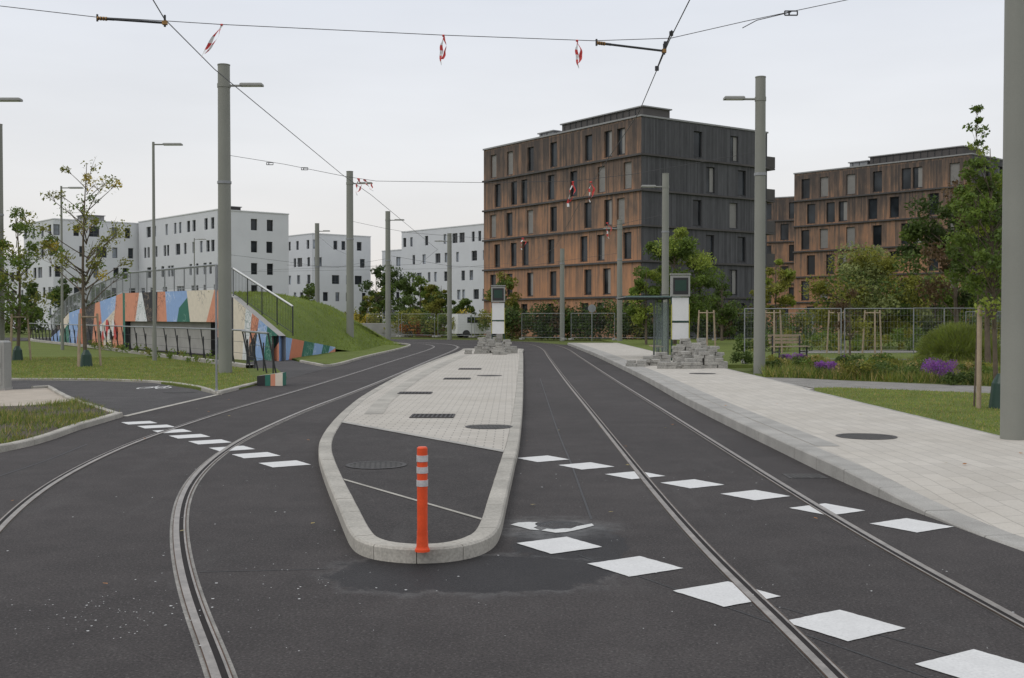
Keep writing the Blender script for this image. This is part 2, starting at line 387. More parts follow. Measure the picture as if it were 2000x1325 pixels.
def leaves(C,R,n,size,mi_pick,flat=.7):
    C=np.asarray(C); k=rng.integers(0,len(C),n)
    d=rng.normal(0,1,(n,3)); d/=np.linalg.norm(d,axis=1)[:,None]; d*=(rng.uniform(0,1,n)**.45)[:,None]
    p=C[k,:3]+d*np.asarray(R)[k][:,None]*np.array([1,1,flat])
    u=rng.normal(0,1,(n,3)); u/=np.linalg.norm(u,axis=1)[:,None]; w=rng.normal(0,1,(n,3)); w-= (w*u).sum(1)[:,None]*u; w/=np.linalg.norm(w,axis=1)[:,None]
    s=size*rng.uniform(.6,1.3,n)[:,None]
    V=np.stack([p-u*s,p-w*s*.5,p+u*s,p+w*s*.5],1)
    return V.reshape(-1,3),np.asarray(mi_pick)[k]
def limb(mb,a,b,r0,r1,m,bend=.1,n=4):
    a=Vector(a); b=Vector(b); L=(b-a).length; o=Vector((random.uniform(-1,1),random.uniform(-1,1),random.uniform(.0,.6)))*bend*L
    pts=[a.lerp(b,t)+o*math.sin(math.pi*t) for t in [i/n for i in range(n+1)]]
    for i in range(n): mb.cyl(pts[i],pts[i+1],r0+(r1-r0)*i/n,m,r0+(r1-r0)*(i+1)/n,n=6,cap=False)
    return pts
def tree(label,x,y,H,crz,crx,crh,n,leaf,kinds,tr=.1,nc=26,clr=.28,name='tree',cat_='tree',z=0.0,lean=0.0,squash=1.0,skew=None,group=None):
    t=thing(name,label,cat_,None,(x,y,z),group=group)
    mb=MB(); top=Vector((lean*H,0,H*.93)); tp=limb(mb,(0,0,-.05),top,tr,tr*.12,m_bark,.015,8)
    C=[];R=[];K=[]
    for i in range(nc):
        for _ in range(30):
            d=Vector((random.uniform(-1,1),random.uniform(-1,1)*squash,random.uniform(-1,1)))
            if .25<d.length<1: break
        taper=1-.35*max(0,d.z)
        c=Vector((d.x*crx*taper,d.y*crx*taper,crz+d.z*crh)); c.x+=lean*c.z
        if skew: c.x+=skew*random.random()
        C.append(tuple(c)); R.append(clr*crx*random.uniform(.5,1.35)); K.append(random.choices(range(len(kinds)),[k[1] for k in kinds])[0])
        zb=max(H*.2,min(c.z-abs(c.x)*.7-.3,H*.85)); f=zb/(H*.93); base=Vector((lean*H*f,0,zb))
        q=limb(mb,base,c,tr*.42*(1-f*.6),tr*.07,m_bark,.08,4)
        for _ in range(4):
            e=c+Vector((random.uniform(-1,1),random.uniform(-1,1),random.uniform(-.6,1)))*R[-1]*.95
            limb(mb,q[3],e,tr*.09,tr*.03,m_bark,.08,2)
    part(t,'trunk',mb,True)
    V,mi=leaves(C,R,n,leaf,K); part(t,'crown',npmesh('crown',V,4,mi,[LG[k[0]] for k in kinds])); return t
def bush(name,label,cat_,x,y,rx,rz,n,leaf,kinds,z=0.0,nc=9,ry=None,group=None,stems=True):
    ry=ry or rx; C=[];R=[];K=[]
    for i in range(nc):
        a=random.uniform(0,6.28); q=random.random()**.5
        C.append((math.cos(a)*q*rx*.75,math.sin(a)*q*ry*.75,rz*random.uniform(.35,.8))); R.append(min(rx,rz)*random.uniform(.35,.6)); K.append(random.choices(range(len(kinds)),[k[1] for k in kinds])[0])
    V,mi=leaves(C,R,n,leaf,K); V[:,2]=np.abs(V[:,2])
    return thing(name,label,cat_,npmesh(name,V,4,mi,[LG[k[0]] for k in kinds]),(x,y,z),group=group)
# ================= GROUND ==================
mb=MB(); mb.face([(-2500,-300,-.05),(2500,-300,-.05),(2500,3500,-.05),(-2500,3500,-.05)],m_mead); struct('ground',mb)
leftk=GL([(0,885),(60,872),(110,857),(150,842),(200,827),(240,815)]); leftk=[(-30,10.2),(-16,11.2),(-10,12.7)]+leftk
edge2=GL([(240,815),(330,794),(425,772),(505,752),(560,740),(650,716),(720,698),(790,681)])
farL=[(-6.6,72),(-9,77),(-15,81),(-30,85),(-70,88)]
sheet('road',[(-40,-12),(40,-12),(40,8),(5,9),(4.8,71),(3.4,73),(1.5,82),(-2.8,88.5),(-8.3,91.7),(-30,97),(-70,104),(-70,88),(-30,85),(-15,81),(-9,77),(-6.6,72)]+edge2[::-1]+leftk[::-1]+[(-40,10)],0.0,m_asph,label='dark asphalt tram street with embedded rails')
cyc=GL([(-400,743),(30,743),(180,744),(300,748),(380,760),(425,772),(330,794),(240,815),(200,801),(150,784),(120,770),(95,758),(30,761),(-400,763)])
sheet('cycle_path',cyc,-.004,m_asph3)
mbp=MB(); ribbon(mbp,cat(GL([(243,814),(330,793.5),(425,771.5)]),.5),-.06,.06,.006,m_kerb2); struct('flush_edging',mbp)
lawnL=GL([(560,739),(505,752),(425,772),(400,762),(300,747),(180,743),(30,742),(-400,742),(-400,668),(60,668),(270,694),(480,722),(540,722)])
sheet('lawn',lawnL,.04,m_lawn,-.05)
sheet('pavement',GL([(-400,764),(30,762),(95,759),(120,771),(150,785),(120,791),(60,797),(-400,812)]),.012,m_pave3,-.05)
bedL=GL([(-400,812),(60,797),(125,791),(150,786),(200,802),(238,814),(200,826),(150,840),(110,855),(60,869),(0,881)])+[(-9.6,12.9),(-16,11.5)]
sheet('planting_bed',bedL,.05,m_soil,-.05)
kerb('kerb',cat(leftk,.4),0,.13,.09,m_kerb2,1.0)
kerb('kerb',cat(GL([(240,815),(200,802),(150,785),(120,771),(95,758),(60,760)]),.4),0,.10,.07,m_kerb2,1.0)
kerb('kerb',cat(GL([(430,771),(505,752),(545,744)]),.4),0,.12,.08,m_kerb2,1.0)
kerb('kerb',cat(GL([(425,772),(400,763),(370,756),(300,748),(180,744),(30,743),(-300,743)]),.5),-.0,-.10,.06,m_kerb2,1.0)
sheet('ramp_path',GL([(560,741),(650,717),(600,711),(566,703),(545,700),(500,705),(470,712),(480,722),(540,722)]),.004,m_asph3)
verge=GL([(655,715.5),(600,710),(570,703),(600,698),(655,690),(700,684),(745,676),(800,677),(790,680.5),(720,697.5)])
sheet('grass_verge',verge,.06,m_lawn,-.05)
kerb('kerb',cat(GL([(585,708),(610,713),(650,716.5),(720,698),(790,681)])+farL[:-1],.6),0,.12,.09,m_kerb2,1.0)
# rails
B=[(-.55,2.5),(-.95,4.0)]+GL([(430,1325),(388,1240),(360,1150),(345,1080),(343,1020),(350,980),(370,940),(410,900),(460,865),(520,835),(600,800),(680,770),(760,738),(830,708)])+[(-3.15,62),(-3.5,70),(-5.0,76.5),(-8.5,82),(-14,86.5),(-24,90.5),(-45,94)]
def relax(P,step,it):
    P=cat(P,step)
    for _ in range(it): P[1:-1]=(P[:-2]+2*P[1:-1]+P[2:])/4
    return P
B=relax(B,.2,25)
Cc=relax([(1.6,2.0),(1.56,5.5),(1.45,8.04),(1.42,10.5),(1.42,12.5),(1.43,15.8),(1.45,21.5),(1.48,32.4),(1.6,50),(1.68,62),(1.3,72),(-.2,80),(-3.5,86),(-10,90.5),(-22,94),(-45,97)],.25,25)
def rail(name,P,side,pale,label):
    r=MB(); s=side; e=.022 if pale else .012
    ribbon(r,P,(-.030-e)*s,(.078+e)*s,.002,m_sealp if pale else m_seal)
    ribbon(r,P,-.024*s,.022*s,.0095,m_steel); ribbon(r,P,.022*s,.056*s,.0072,m_groove); ribbon(r,P,.056*s,.070*s,.0095,m_steel)
    ribbon(r,P,-.030*s,-.024*s,.0072,m_rust); ribbon(r,P,.070*s,.078*s,.0072,m_rust)
    return thing(name,label,'rail',r,group='grooved tram rails')
rail('tram_rail',B,-1,True,'curved steel grooved tram rail set in asphalt with pale edging')
rail('tram_rail',off(B,1.40),1,False,'curved steel grooved tram rail along kerb of planting bed')
rail('tram_rail',Cc,-1,False,'straight steel grooved tram rail set in dark asphalt')
rail('tram_rail',off(Cc,-1.42),1,False,'steel grooved tram rail beside the raised platform')
sm=MB()
m_seam=M('bitumen_seam',(.018,.018,.019),.5,.2,5,True)
for l,w in (([(1055,740),(1085,830),(1115,905),(1135,960),(1155,1015)],.010),([(1105,745),(1235,742)],.02),([(560,750),(735,744)],.02),([(0,930),(90,900),(170,868)],.01),([(1130,1085),(1400,1180),(2000,1390)],.006),([(390,1118),(640,1112)],.005),([(1500,1180),(2000,1320)],.005)):
    ribbon(sm,cat(GL(l),.5),-w,w,.0025,m_seam)
struct('asphalt_seams',sm)
# diamonds
a=math.radians(32.5)
def diamond(m,s_=.475,seed=0):
    r=random.Random(seed); dm=MB(); e1=np.array((math.cos(a),math.sin(a)))*s_/2; e2=np.array((math.sin(a),-math.cos(a)))*s_/2
    cs=[-e1-e2,e2-e1,e1+e2,e1-e2]; pts=[]
    for i in range(4):
        p,q=cs[i],cs[(i+1)%4]
        for k in range(10):
            t=k/10; w=p+(q-p)*t; w=w+np.array((r.uniform(-1,1),r.uniform(-1,1)))*.0035; pts.append((w[0],w[1],.0055))
    dm.face(pts,m); return dm.mesh('road_marking')
dms=[diamond(m_paint,.475,i) for i in range(4)]
for i,(px,py) in enumerate([(1092,1066),(1240,1107),(1418,1161),(1647,1222),(1925,1308),(1060,897),(1145,911),(1240,929),(1352,946),(1475,968),(1615,996),(1780,1027),(272,826.5),(305,834),(336,843),(370,853),(410,864),(453,877),(500,890),(556,907)]):
    g=G(px,py); thing('road_marking','white diamond painted on dark asphalt across tram track','road marking',dms[i%4],(g[0],g[1],0),group='white diamond crossing markings')
g=G(1076,1028); dm=MB()
for fr_ in ([(997,1026),(1012,1022),(1032,1021),(1050,1021.5),(1044,1025),(1050,1029),(1042,1032),(1054,1037),(1036,1036),(1018,1031)],[(1057,1037.5),(1068,1034),(1082,1035.5),(1100,1033.5),(1115,1034),(1128,1029),(1140,1027),(1156,1024),(1160,1028),(1142,1033),(1125,1037),(1104,1041),(1085,1042)]):
    q=ccw([(x-g[0],y-g[1]) for x,y in GL(fr_)]); dm.face([(*p_,.0055) for p_ in q],m_worn)
thing('road_marking','worn broken remains of white diamond around a small dark puddle','road marking',dm,(g[0],g[1],0),group='white diamond crossing markings')
# island
outl=GL([(905,685),(893,692),(850,708),(790,735),(720,775),(680,805),(650,835),(628,868),(622,895),(628,925),(640,960),(660,1010),(680,1060),(692,1080),(715,1094),(765,1102),(850,1104),(920,1095),(953,1083),(970,1066),(980,1040),(990,990),(1005,920),(1015,870),(1021,800),(1022,740),(1021,692),(1012,685)])
O=cat(outl+[outl[0]],.09)[:-1]
for _ in range(10): O=(np.roll(O,1,0)+2*O+np.roll(O,-1,0))/4
inn=off(O,.165,True)
kerb('island_kerb',O,0,.17,.11,m_kerb2,.36,True,label='pale concrete kerb around tram island',sub=.06,gap=.006)
inner=[tuple(p) for p in inn[::2]]
sheet('island_asphalt',inner,.10,m_asph2)
pa,pb=G(600,814,.1),G(1100,906,.1)
up=clip(inner,pa,pb,True); sheet('island_paving',up,.105,m_pave2)
mb=MB(); q=clip(clip(inner,pa,pb,True),(pa[0],pa[1]+.2),(pb[0],pb[1]+.2),False); mb.face([(p[0],p[1],.109) for p in ccw(q)],m_kerb); 
q=clip(clip(inner,G(600,918,.1),G(1100,1063,.1),True),(G(600,918,.1)[0],G(600,918,.1)[1]+.075),(G(1100,1063,.1)[0],G(1100,1063,.1)[1]+.075),False); mb.face([(p[0],p[1],.105) for p in ccw(q)],m_kerb2)
struct('island_edging',mb)
mb=MB(); band=cat(GL([(893,694),(850,710),(790,738),(722,779),(688,810)],.1),.5); ribbon(mb,off(band,.2),0,.32,.110,m_kerb2); 
struct('island_border_slabs',mb)
# platform
rows=[(2,4.6,.012),(5,4.25,.012),(8.42,3.83,.014),(9.3,3.72,.02),(10.3,3.62,.06),(11.3,3.55,.12),(12.5,3.51,.15),(14,3.5,.15),(22,3.5,.15),(32,3.68,.15),(48,3.77,.15),(60,3.7,.15),(72,3.55,.15)]
R_=cat([(r[1],r[0],r[2]) for r in rows],.4); edge=[(p[0],p[1]) for p in R_]; ez=[max(.012,min(.152,p[2])) for p in R_]
kerb('platform_kerb',edge,0,-.28,np.array(ez)+.002,m_kerb,1.0,label='pale granite platform kerb')
mb=MB(); E=off(np.array(edge),-.27)
def px_right(Y): return 30.0 if Y<14.6 else 6.62+(.15 if Y>25 else 0)
for i in range(len(E)-1):
    a_,b_=E[i],E[i+1]; za,zb=ez[i],ez[i+1]
    mb.face([(a_[0],a_[1],za),(a_[0]+1.3,a_[1],.15),(b_[0]+1.3,b_[1],.15),(b_[0],b_[1],zb)],m_pave)
    xr=max(px_right(a_[1]),a_[0]+1.4); mb.face([(a_[0]+1.3,a_[1],.15),(xr,a_[1],.15),(xr,b_[1],.15),(b_[0]+1.3,b_[1],.15)],m_pave)
struct('platform_pavement',mb,'pale paved tram platform')
mb=MB(); ribbon(mb,off(np.array([p for p in edge if p[1]>13.2]),-.285),0,-.30,.1545,m_kerb); struct('platform_border_slabs',mb)
kerb('paving_edge',[(30,14.55),(6.62,14.85),(6.62,25),(6.77,26),(6.77,72)],0,.1,.155,m_kerb,1.0)
gl=GL([(1590,758),(1640,757),(2000,771),(2600,797)],.13)
sheet('garden_lawn',gl+[(30,14.7),(6.7,14.95),(6.72,25)],.13,m_lawn,-.05)
gp=GL([(1475,737),(1560,739),(1640,743),(2000,758),(2600,783),(2600,797),(2000,771),(1640,757),(1590,758)],.125)
sheet('gravel_path',gp,.125,m_gravel,-.05)
bedR=GL([(1475,736.5),(1560,738.5),(1640,742.5),(2000,757.5),(2600,782.5),(2600,712),(1470,712)],.12)
sheet('flower_bed',bedR,.12,m_mead,-.05)
backR=[(6.9,40.2),(60,40.2),(60,86),(6.9,86)]
sheet('park_lawn',backR,.08,m_lawn,-.05)
sheet('park_path',GL([(1560,690),(2200,686),(2200,682),(1560,684)],.1),.095,m_gravel)
# grass blades
blades('bed_grass',bedL,24000,.11,.007,[LG['olive'],LG['straw'],LG['grass'],LG['mid'],LG['grass'],LG['green']],.04,'low weedy grasses in planting bed',.9,clump=2.2)
nearlawn=GL([(505,752),(425,771),(400,762),(300,748),(30,743),(-50,743),(-50,700),(300,700),(480,722)])
blades('lawn_grass',nearlawn,26000,.06,.010,[LG['grass'],LG['lime'],LG['grass'],LG['straw']],.035,'short lawn grass blades',.9)
blades('garden_grass',gl+[(12,14.9),(6.75,15.2),(6.75,25)],22000,.045,.007,[LG['grass'],LG['lime'],LG['grass'],LG['straw']],.125,'short lawn grass blades',.9)
blades('flower_bed_growth',GL([(1490,737),(1560,738.5),(1640,742.5),(1980,756),(1980,714),(1490,714)],.12),18000,.32,.012,[LG['grass'],LG['olive'],LG['green'],LG['mid'],LG['straw']],.11,'mixed low planting in garden bed',.9,clump=1.2)
# ================= MANHOLES, DRAINS ==================
m_mh=pavers('manhole_pattern',(.10,.095,.09),.07,.05,.5,.014,.3,mk=.35)
def manhole(px,py,z,r,label):
    g=G(px,py,z); mb=MB(); n=32
    for r0,r1,zz,m in ((0,r*.86,.003,m_mh),(r*.86,r,.006,m_iron)):
        for k in range(n):
            a,b=2*math.pi*k/n,2*math.pi*(k+1)/n; c=lambda rr,t:(math.cos(t)*rr,math.sin(t)*rr,zz)
            mb.face([c(r1,a),c(r1,b),c(r0,b),c(r0,a)] if r0>0 else [(0,0,zz),c(r1,a),c(r1,b)],m)
    thing('manhole_cover',label,'manhole cover',mb,(g[0],g[1],z),group='round manhole covers')
manhole(735,909,.101,.34,'round cast iron manhole cover in asphalt'); manhole(955,834,.107,.36,'round manhole cover in pale paving'); manhole(956,734,.107,.36,'round manhole cover in pale paving')
manhole(1692,853,.151,.40,'round dark manhole cover in platform paving'); manhole(352,766,-.002,.38,'round manhole cover in cycle path'); manhole(1372,730,.151,.38,'round manhole cover in platform paving')
def drain(px,py,z,w,d):
    g=G(px,py,z); mb=MB(); mb.box((0,0,.0),(w,d,.012),m_groove)
    for k in range(9): mb.box((-w/2+w*(k+.5)/9,0,.004),(w*.045,d,.012),m_iron)
    for sy in (-1,1): mb.box((0,sy*(d/2+.015),.004),(w+.06,.03,.014),m_iron); mb.box((sy*(w/2+.015),0,.004),(.03,d,.0135),m_iron)
    thing('drain_grate','rectangular dark iron drain grate in pale paving','drain',mb,(g[0],g[1],z),group='rectangular drain grates')
drain(845,813,.110,.66,.62); drain(811,768,.110,.66,.55); drain(893,740,.110,.66,.6); drain(918,721,.110,.66,.7)
g=G(1572,931); 
mb=MB(); mb.box((0,0,.002),(.42,.36,.008),m_iron); mb.box((0,0,.006),(.34,.28,.006),m_mh); thing('drain_cover','small square iron cover flush in asphalt','drain',mb,(g[0],g[1],0))
# ================= BOLLARD ==================
g=G(825,1077,.1); t=thing('flexible_bollard','orange flexible bollard with three reflective bands on asphalt island','bollard',None,(g[0],g[1],.1))
mb=MB(); mb.cyl((0,0,.0),(0,0,.018),.055,m_orange,n=24); mb.cyl((0,0,.018),(0,0,.035),.050,m_orange,.046,n=24); part(t,'base',mb,True)
mb=MB(); mb.cyl((0,0,.035),(0,0,.12),.044,m_orange,.040,n=24,cap=False)
for z0,z1,r in ((.12,.155,.040),(.155,.7,.0385),(.7,.728,.041),(.728,.79,.0385)): mb.cyl((0,0,z0),(0,0,z1),r,m_orange,n=24)
mb.cyl((0,0,.79),(0,0,.80),.0385,m_orange,.030,n=24); part(t,'post',mb,True)
for z0 in (.50,.60,.70-.012):
    mb=MB(); mb.cyl((0,0,z0-.0),(0,0,z0+.048),.0425,m_refl,n=24); part(t,'reflective_band',mb,True)
t.scale=(.97,.97,.925)
# ================= POLES ==================
def tram_pole(x,y,H,side,label,r=.2,z=0.0,arm=True,lampz=None,alen=1.05):
    t=thing('tram_pole',label,'pole',None,(x,y,z),group='grey tram line poles')
    mb=MB(); mb.cyl((0,0,-.05),(0,0,H),r,m_pole,r*.88,n=28); mb.cyl((0,0,H),(0,0,H+.03),r*.93,m_pole,n=28)
    part(t,'column',mb,True)
    mb=MB(); mb.cyl((0,0,5.9),(0,0,5.98),r*1.03,m_galv,n=24); part(t,'clamp',mb,True)
    if arm:
        lz=H-.62 if lampz is None else lampz
        mb=MB(); mb.cyl((0,0,lz-.06),(0,0,lz+.06),r*.97,m_pole,n=24); part(t,'clamp',mb,True)
        a=MB(); a.cyl((side*r*.7,0,lz),(side*(r+.35),0,lz),.035,m_polew,n=10); part(t,'lamp_arm',a,True)
        h=MB(); L=alen-.35; cx=side*(r+.3+L/2)
        h.box((cx,0,lz+.03),(L,.26,.09),m_polew,ch=.03); h.box((cx,0,lz-.019),(L*.8,.2,.006),m_white); part(t,'lamp_head',h)
    return t
tram_pole(*AY(440,730,35.0)[:2],9.55,1,'tall grey tubular tram pole with lamp on lawn',.21)
tram_pole(*AY(684,685,60)[:2],9.5,1,'grey tram pole with lamp beside grass mound',.2)
tram_pole(*AY(758,668,82.5)[:2],9.5,1,'grey tram pole with lamp near the road bend',.2)
tram_pole(*AY(620,665,93)[:2],9.5,1,'grey tram pole rising behind grass mound',.2,alen=.9)
tram_pole(*AY(1483,738,33)[:2],8.75,-1,'tall grey tram pole with lamp beside platform',.17,alen=.95)
tram_pole(*AY(1299,690,55)[:2],8.75,-1,'grey tram pole with lamp behind shelter',.18)
tram_pole(*AY(1210,673,81)[:2],8.75,-1,'grey tram pole beside platform end',.2)
tram_pole(*AY(1098,665,87)[:2],7.05,-1,'shorter grey tram pole before hedge',.19,arm=False)
tram_pole(*AY(878,663,92)[:2],8.6,-1,'grey tram pole with lamp near parked van',.2)
tram_pole(*AY(1980,860,14.85)[:2],9.2,-1,'thick grey tram pole close by at paving edge',.17,z=.1,lampz=8.6)
tram_pole(*AY(1,706,46)[:2],9.6,-1,'grey tram pole behind young tree',.17,arm=False)
tram_pole(*AY(-40,700,34)[:2],8.3,1,'grey pole with lamp reaching over lawn',.17,lampz=8.28,alen=1.2)
def street_lamp(x,y,H,label,arm=.9):
    t=thing('street_lamp',label,'street lamp',None,(x,y,0),group='slim street lamps')
    mb=MB(); mb.cyl((0,0,0),(0,0,1.2),.09,m_pole,.085,n=14); mb.cyl((0,0,1.2),(0,0,H),.07,m_pole,.05,n=14); part(t,'column',mb,True)
    a=MB(); a.cyl((0,0,H-.1),(.42,0,H-.1),.03,m_pole,n=8); part(t,'lamp_arm',a,True)
    h=MB(); h.box((.42+.35,0,H-.09),(.75,.24,.08),m_polew,ch=.03); h.box((.77,0,H-.133),(.6,.18,.006),m_white); part(t,'lamp_head',h)
street_lamp(*AY(302,707,45)[:2],8.75,'slim grey street lamp with flat head on lawn'); street_lamp(*AY(122,685,60)[:2],8.75,'slim grey street lamp beside trees')
g=AY(380,600,110); street_lamp(g[0],g[1],9.5,'slim distant lamp before white apartment block')
g=G(423,769); mb=MB(); mb.cyl((0,0,0),(0,0,2.95),.025,m_galv,n=10); mb.cyl((0,0,0),(0,0,.1),.05,m_galv,.03,n=10); mb.box((0,.035,2.6),(.05,.02,.5),m_galv)
thing('sign_post','thin galvanised sign post seen edge on at lawn corner','sign',mb,(g[0],g[1],.02),smooth=True)
# ================= WIRES ==================
def wire(label,pts,r,name='overhead_wire',n=5,mat=m_wire):
    mb=MB(); mb.tube(pts,r,mat,n); return thing(name,label,'wire',mb,group='overhead tram wires')
wire('taut contact wire above straight tram track',[(2.1,-3,5.6),(2.15,13.6,5.6),(2.2,15.8,5.63),(2.35,21,5.55),(2.2,34,5.5),(2.3,60,5.5),(1.4,75,5.5),(-5,86,5.5),(-22,92,5.5)],.0075)
wire('contact wire above curved tram track',[(-2.6,-3,5.6),(-3.6,6,5.6),(-4.33,13.6,5.6),(-4.48,14.6,5.6),(-4.55,17.3,5.55),(-4.45,29.6,5.5),(-4.3,34.5,5.5),(-4.2,49.5,5.5),(-4.1,62,5.5),(-6.5,79,5.5),(-20,89,5.5)],.0075)
S1=[AY(-160,-4,14.4),AY(0,12,14.5),AY(190,34,14.6),AY(320,41,14.6),AY(430,48,14.7),AY(865,69,15.0),AY(1160,80,15.3),AY(1310,75,15.7),AY(1455,42,15.4),AY(1655,0,15.0),AY(1975,-72,14.85)]
wire('span wire carrying red and white tape across street',S1,.005)
wire('short span wire tail with tensioner',[AY(1450,55,15.4),AY(1478,40,15.4),AY(1545,24,15.2)],.006)
def tensioner(px,py,Y,w=.17,k=1.0):
    p=AY(px,py,Y); mb=MB(); r=.009*k; h=.028*k
    for s in (-1,1): mb.cyl((-w/2,0,s*h),(w/2,0,s*h),r,m_dark,n=6); mb.cyl((s*w/2,0,-h),(s*w/2,0,h),r,m_dark,n=6)
    mb.cyl((-w*.15,0,-h),(-w*.15,0,h),r*1.3,m_dark,n=6)
    thing('wire_tensioner','small dark turnbuckle on overhead span wire','wire fitting',mb,p,group='wire turnbuckles')
tensioner(1545,26,15.2)
for px,py in ((527,320),(595,330)): tensioner(px,py,34.6,.2,1.2)
def regarm(a,b,label):
    a=Vector(a); b=Vector(b); t=thing('registration_arm',label,'wire fitting',None,tuple(a),group='contact wire steady arms')
    d=b-a; m=MB(); m.cyl(d*.14,d,.016,m_dark,n=8); part(t,'arm',m,True)
    m=MB(); u=d.normalized(); 
    for k in range(4): m.cyl(u*(.0+.035*k),u*(.02+.035*k),.026,m_brass,n=8)
    m.cyl(u*0,u*.22,.018,m_dark,n=8); m.cyl(Vector((0,0,-.04)),Vector((0,0,.05)),.014,m_dark,n=6); part(t,'insulator',m)
    m=MB(); m.cyl(d+Vector((0,0,-.05)),d+Vector((0,0,.1)),.016,m_dark,n=6); m.box(tuple(d),(.06,.05,.05),m_brass); part(t,'clamp',m)
regarm(AY(190,36,14.6),AY(322,45,14.6),'dark steady arm with brass insulator on span wire')
regarm(AY(1165,84,15.3),AY(1297,100,15.7),'dark steady arm with brass insulator holding contact wire')
mb=MB(); mb.cyl(AY(1312,60,15.6),AY(1282,138,16.6),.010,m_dark,n=6)
for px,py in ((1311,66),(1300,86),(1283,134)): p=AY(px,py,15.7); mb.box(p,(.05,.05,.06),m_dark)
thing('wire_clamp','dark clamp joining contact wire and steady arm','wire fitting',mb)
P1=AY(449,304,35); P5=AY(1473,298,33)
S2=[P1,AY(555,321,34.8),AY(675,345,34.6),AY(735,354,34.4),AY(945,357,34),AY(1120,354,33.7),AY(1240,340,33.5),P5]
wire('span wire between two large tram poles',S2,.007)
wire('span wire between middle tram poles',[AY(690,433,60),AY(750,446,60.3),AY(800,455,60.5),AY(1000,470,59),AY(1150,452,57),AY(1293,420,55)],.008)
wire('span wire near the road bend',[AY(763,500,82),AY(880,520,84),AY(1000,524,84),AY(1205,495,81)],.010)
wire('distant feeder wire over grass mound',[AY(450,498,70),AY(565,512,80),AY(620,520,93),AY(758,522,93)],.009)
wire('distant feeder wire by grass mound',[AY(560,518,92),AY(660,522,92),AY(758,505,82.5)],.009)
wire('feeder wire to middle tram pole',[AY(620,460,93),AY(650,485,80),AY(684,500,60)],.009)
def tape(px,py,Y,dx,L,label,w=.034,two=True):
    p=AY(px,py,Y); s=Y/15; mb=MB(); 
    for q in range(2 if two else 1):
        n=22; prev=None; LL=L*(1-.2*q); ph=random.uniform(0,6)
        for k in range(n+1):
            t=k/n; x=dx*LL*t+((.045*math.sin(t*3)*(1 if q else -.3))+.006*math.sin(t*14+q*2))*s; z=-LL*t*math.sqrt(max(.05,1-dx*dx)); tw=ph+t*3.6; ww=w*(.45+.55*abs(math.cos(tw)))
            yy=math.sin(tw)*ww/2+.01*math.sin(t*9)
            a=(x-math.cos(tw)*ww/2-.005,yy,z); b=(x+math.cos(tw)*ww/2+.005,-yy,z)
            if prev: mb.face([prev[0],prev[1],b,a],m_white if (k//4)%2==(0 if dx<-.4 else 1) and (dx<-.4 or q==0) else m_red)
            prev=(a,b)
    mb.cyl((-.015*s,0,0),(.015*s,0,0),.014*s**.5,m_red,n=6)
    thing('barrier_tape',label,'barrier tape',mb,p,group='red and white tapes on overhead wire')
tape(433,49,14.7,-.52,.55,'red and white tape fluttering sideways from wire'); tape(866,70,15,-.08,.39,'red and white tape hanging from span wire'); tape(1127,80,15.2,.06,.37,'red and white tape looped on span wire')
tape(700,350,34.5,-.1,.5,'tape knotted beside steady arm',.06); tape(712,352,34.5,.6,.42,'tape blown sideways on wire',.06); tape(1119,356,33.7,-.2,.75,'long tape hanging over timber building',.06); tape(1154,356,33.6,-.05,.6,'tape hanging over timber building',.06)
tape(1021,466,59,-.1,.6,'small distant tape on wire',.06); tape(1186,436,57,.1,.8,'small distant tape on wire',.06)
# ================= BUILDINGS ==================
def isect(px,P,d):
    k=(px-1000)/FPX
    return (k*P[1]-P[0])/(d[0]-k*d[1])
_w={}
def winmesh(w,h,kind):
    key=(round(w,2),round(h,2),kind)
    if key in _w: return _w[key]
    mb=MB(); f=m_framew if kind in('white','bright') else m_frame
    if kind=='shutter':
        mb.box((0,.04,h/2),(w-.04,.03,h-.04),m_shut); n=int(h/.12)
        for i in range(n): mb.box((0,.018,h*(i+.5)/n),(w-.10,.02,h/n*.55),m_shut)
    else:
        mb.box((0,.06,h/2),(w-.02,.02,h-.02),m_glassl if kind=='bright' else m_glass)
        for sx in (-1,1): mb.box((sx*(w/2-.035),.03,h/2),(.07,.06,h),f)
        for zz in (.035,h-.035): mb.box((0,.031,zz),(w-.14,.058,.07),f)
        if w>1.2: mb.box((0,.033,h/2),(.06,.05,h-.14),f)
        if kind=='half': mb.box((w*.24,.015,h/2),(w*.46,.02,h-.05),m_shut)
        if kind=='white': mb.box((0,.034,h*.3),(w-.14,.045,.05),f)
    mb.box((0,-.06,-.02),(w+.06,.2,.035),f)
    _w[key]=mb.mesh('window'); return _w[key]
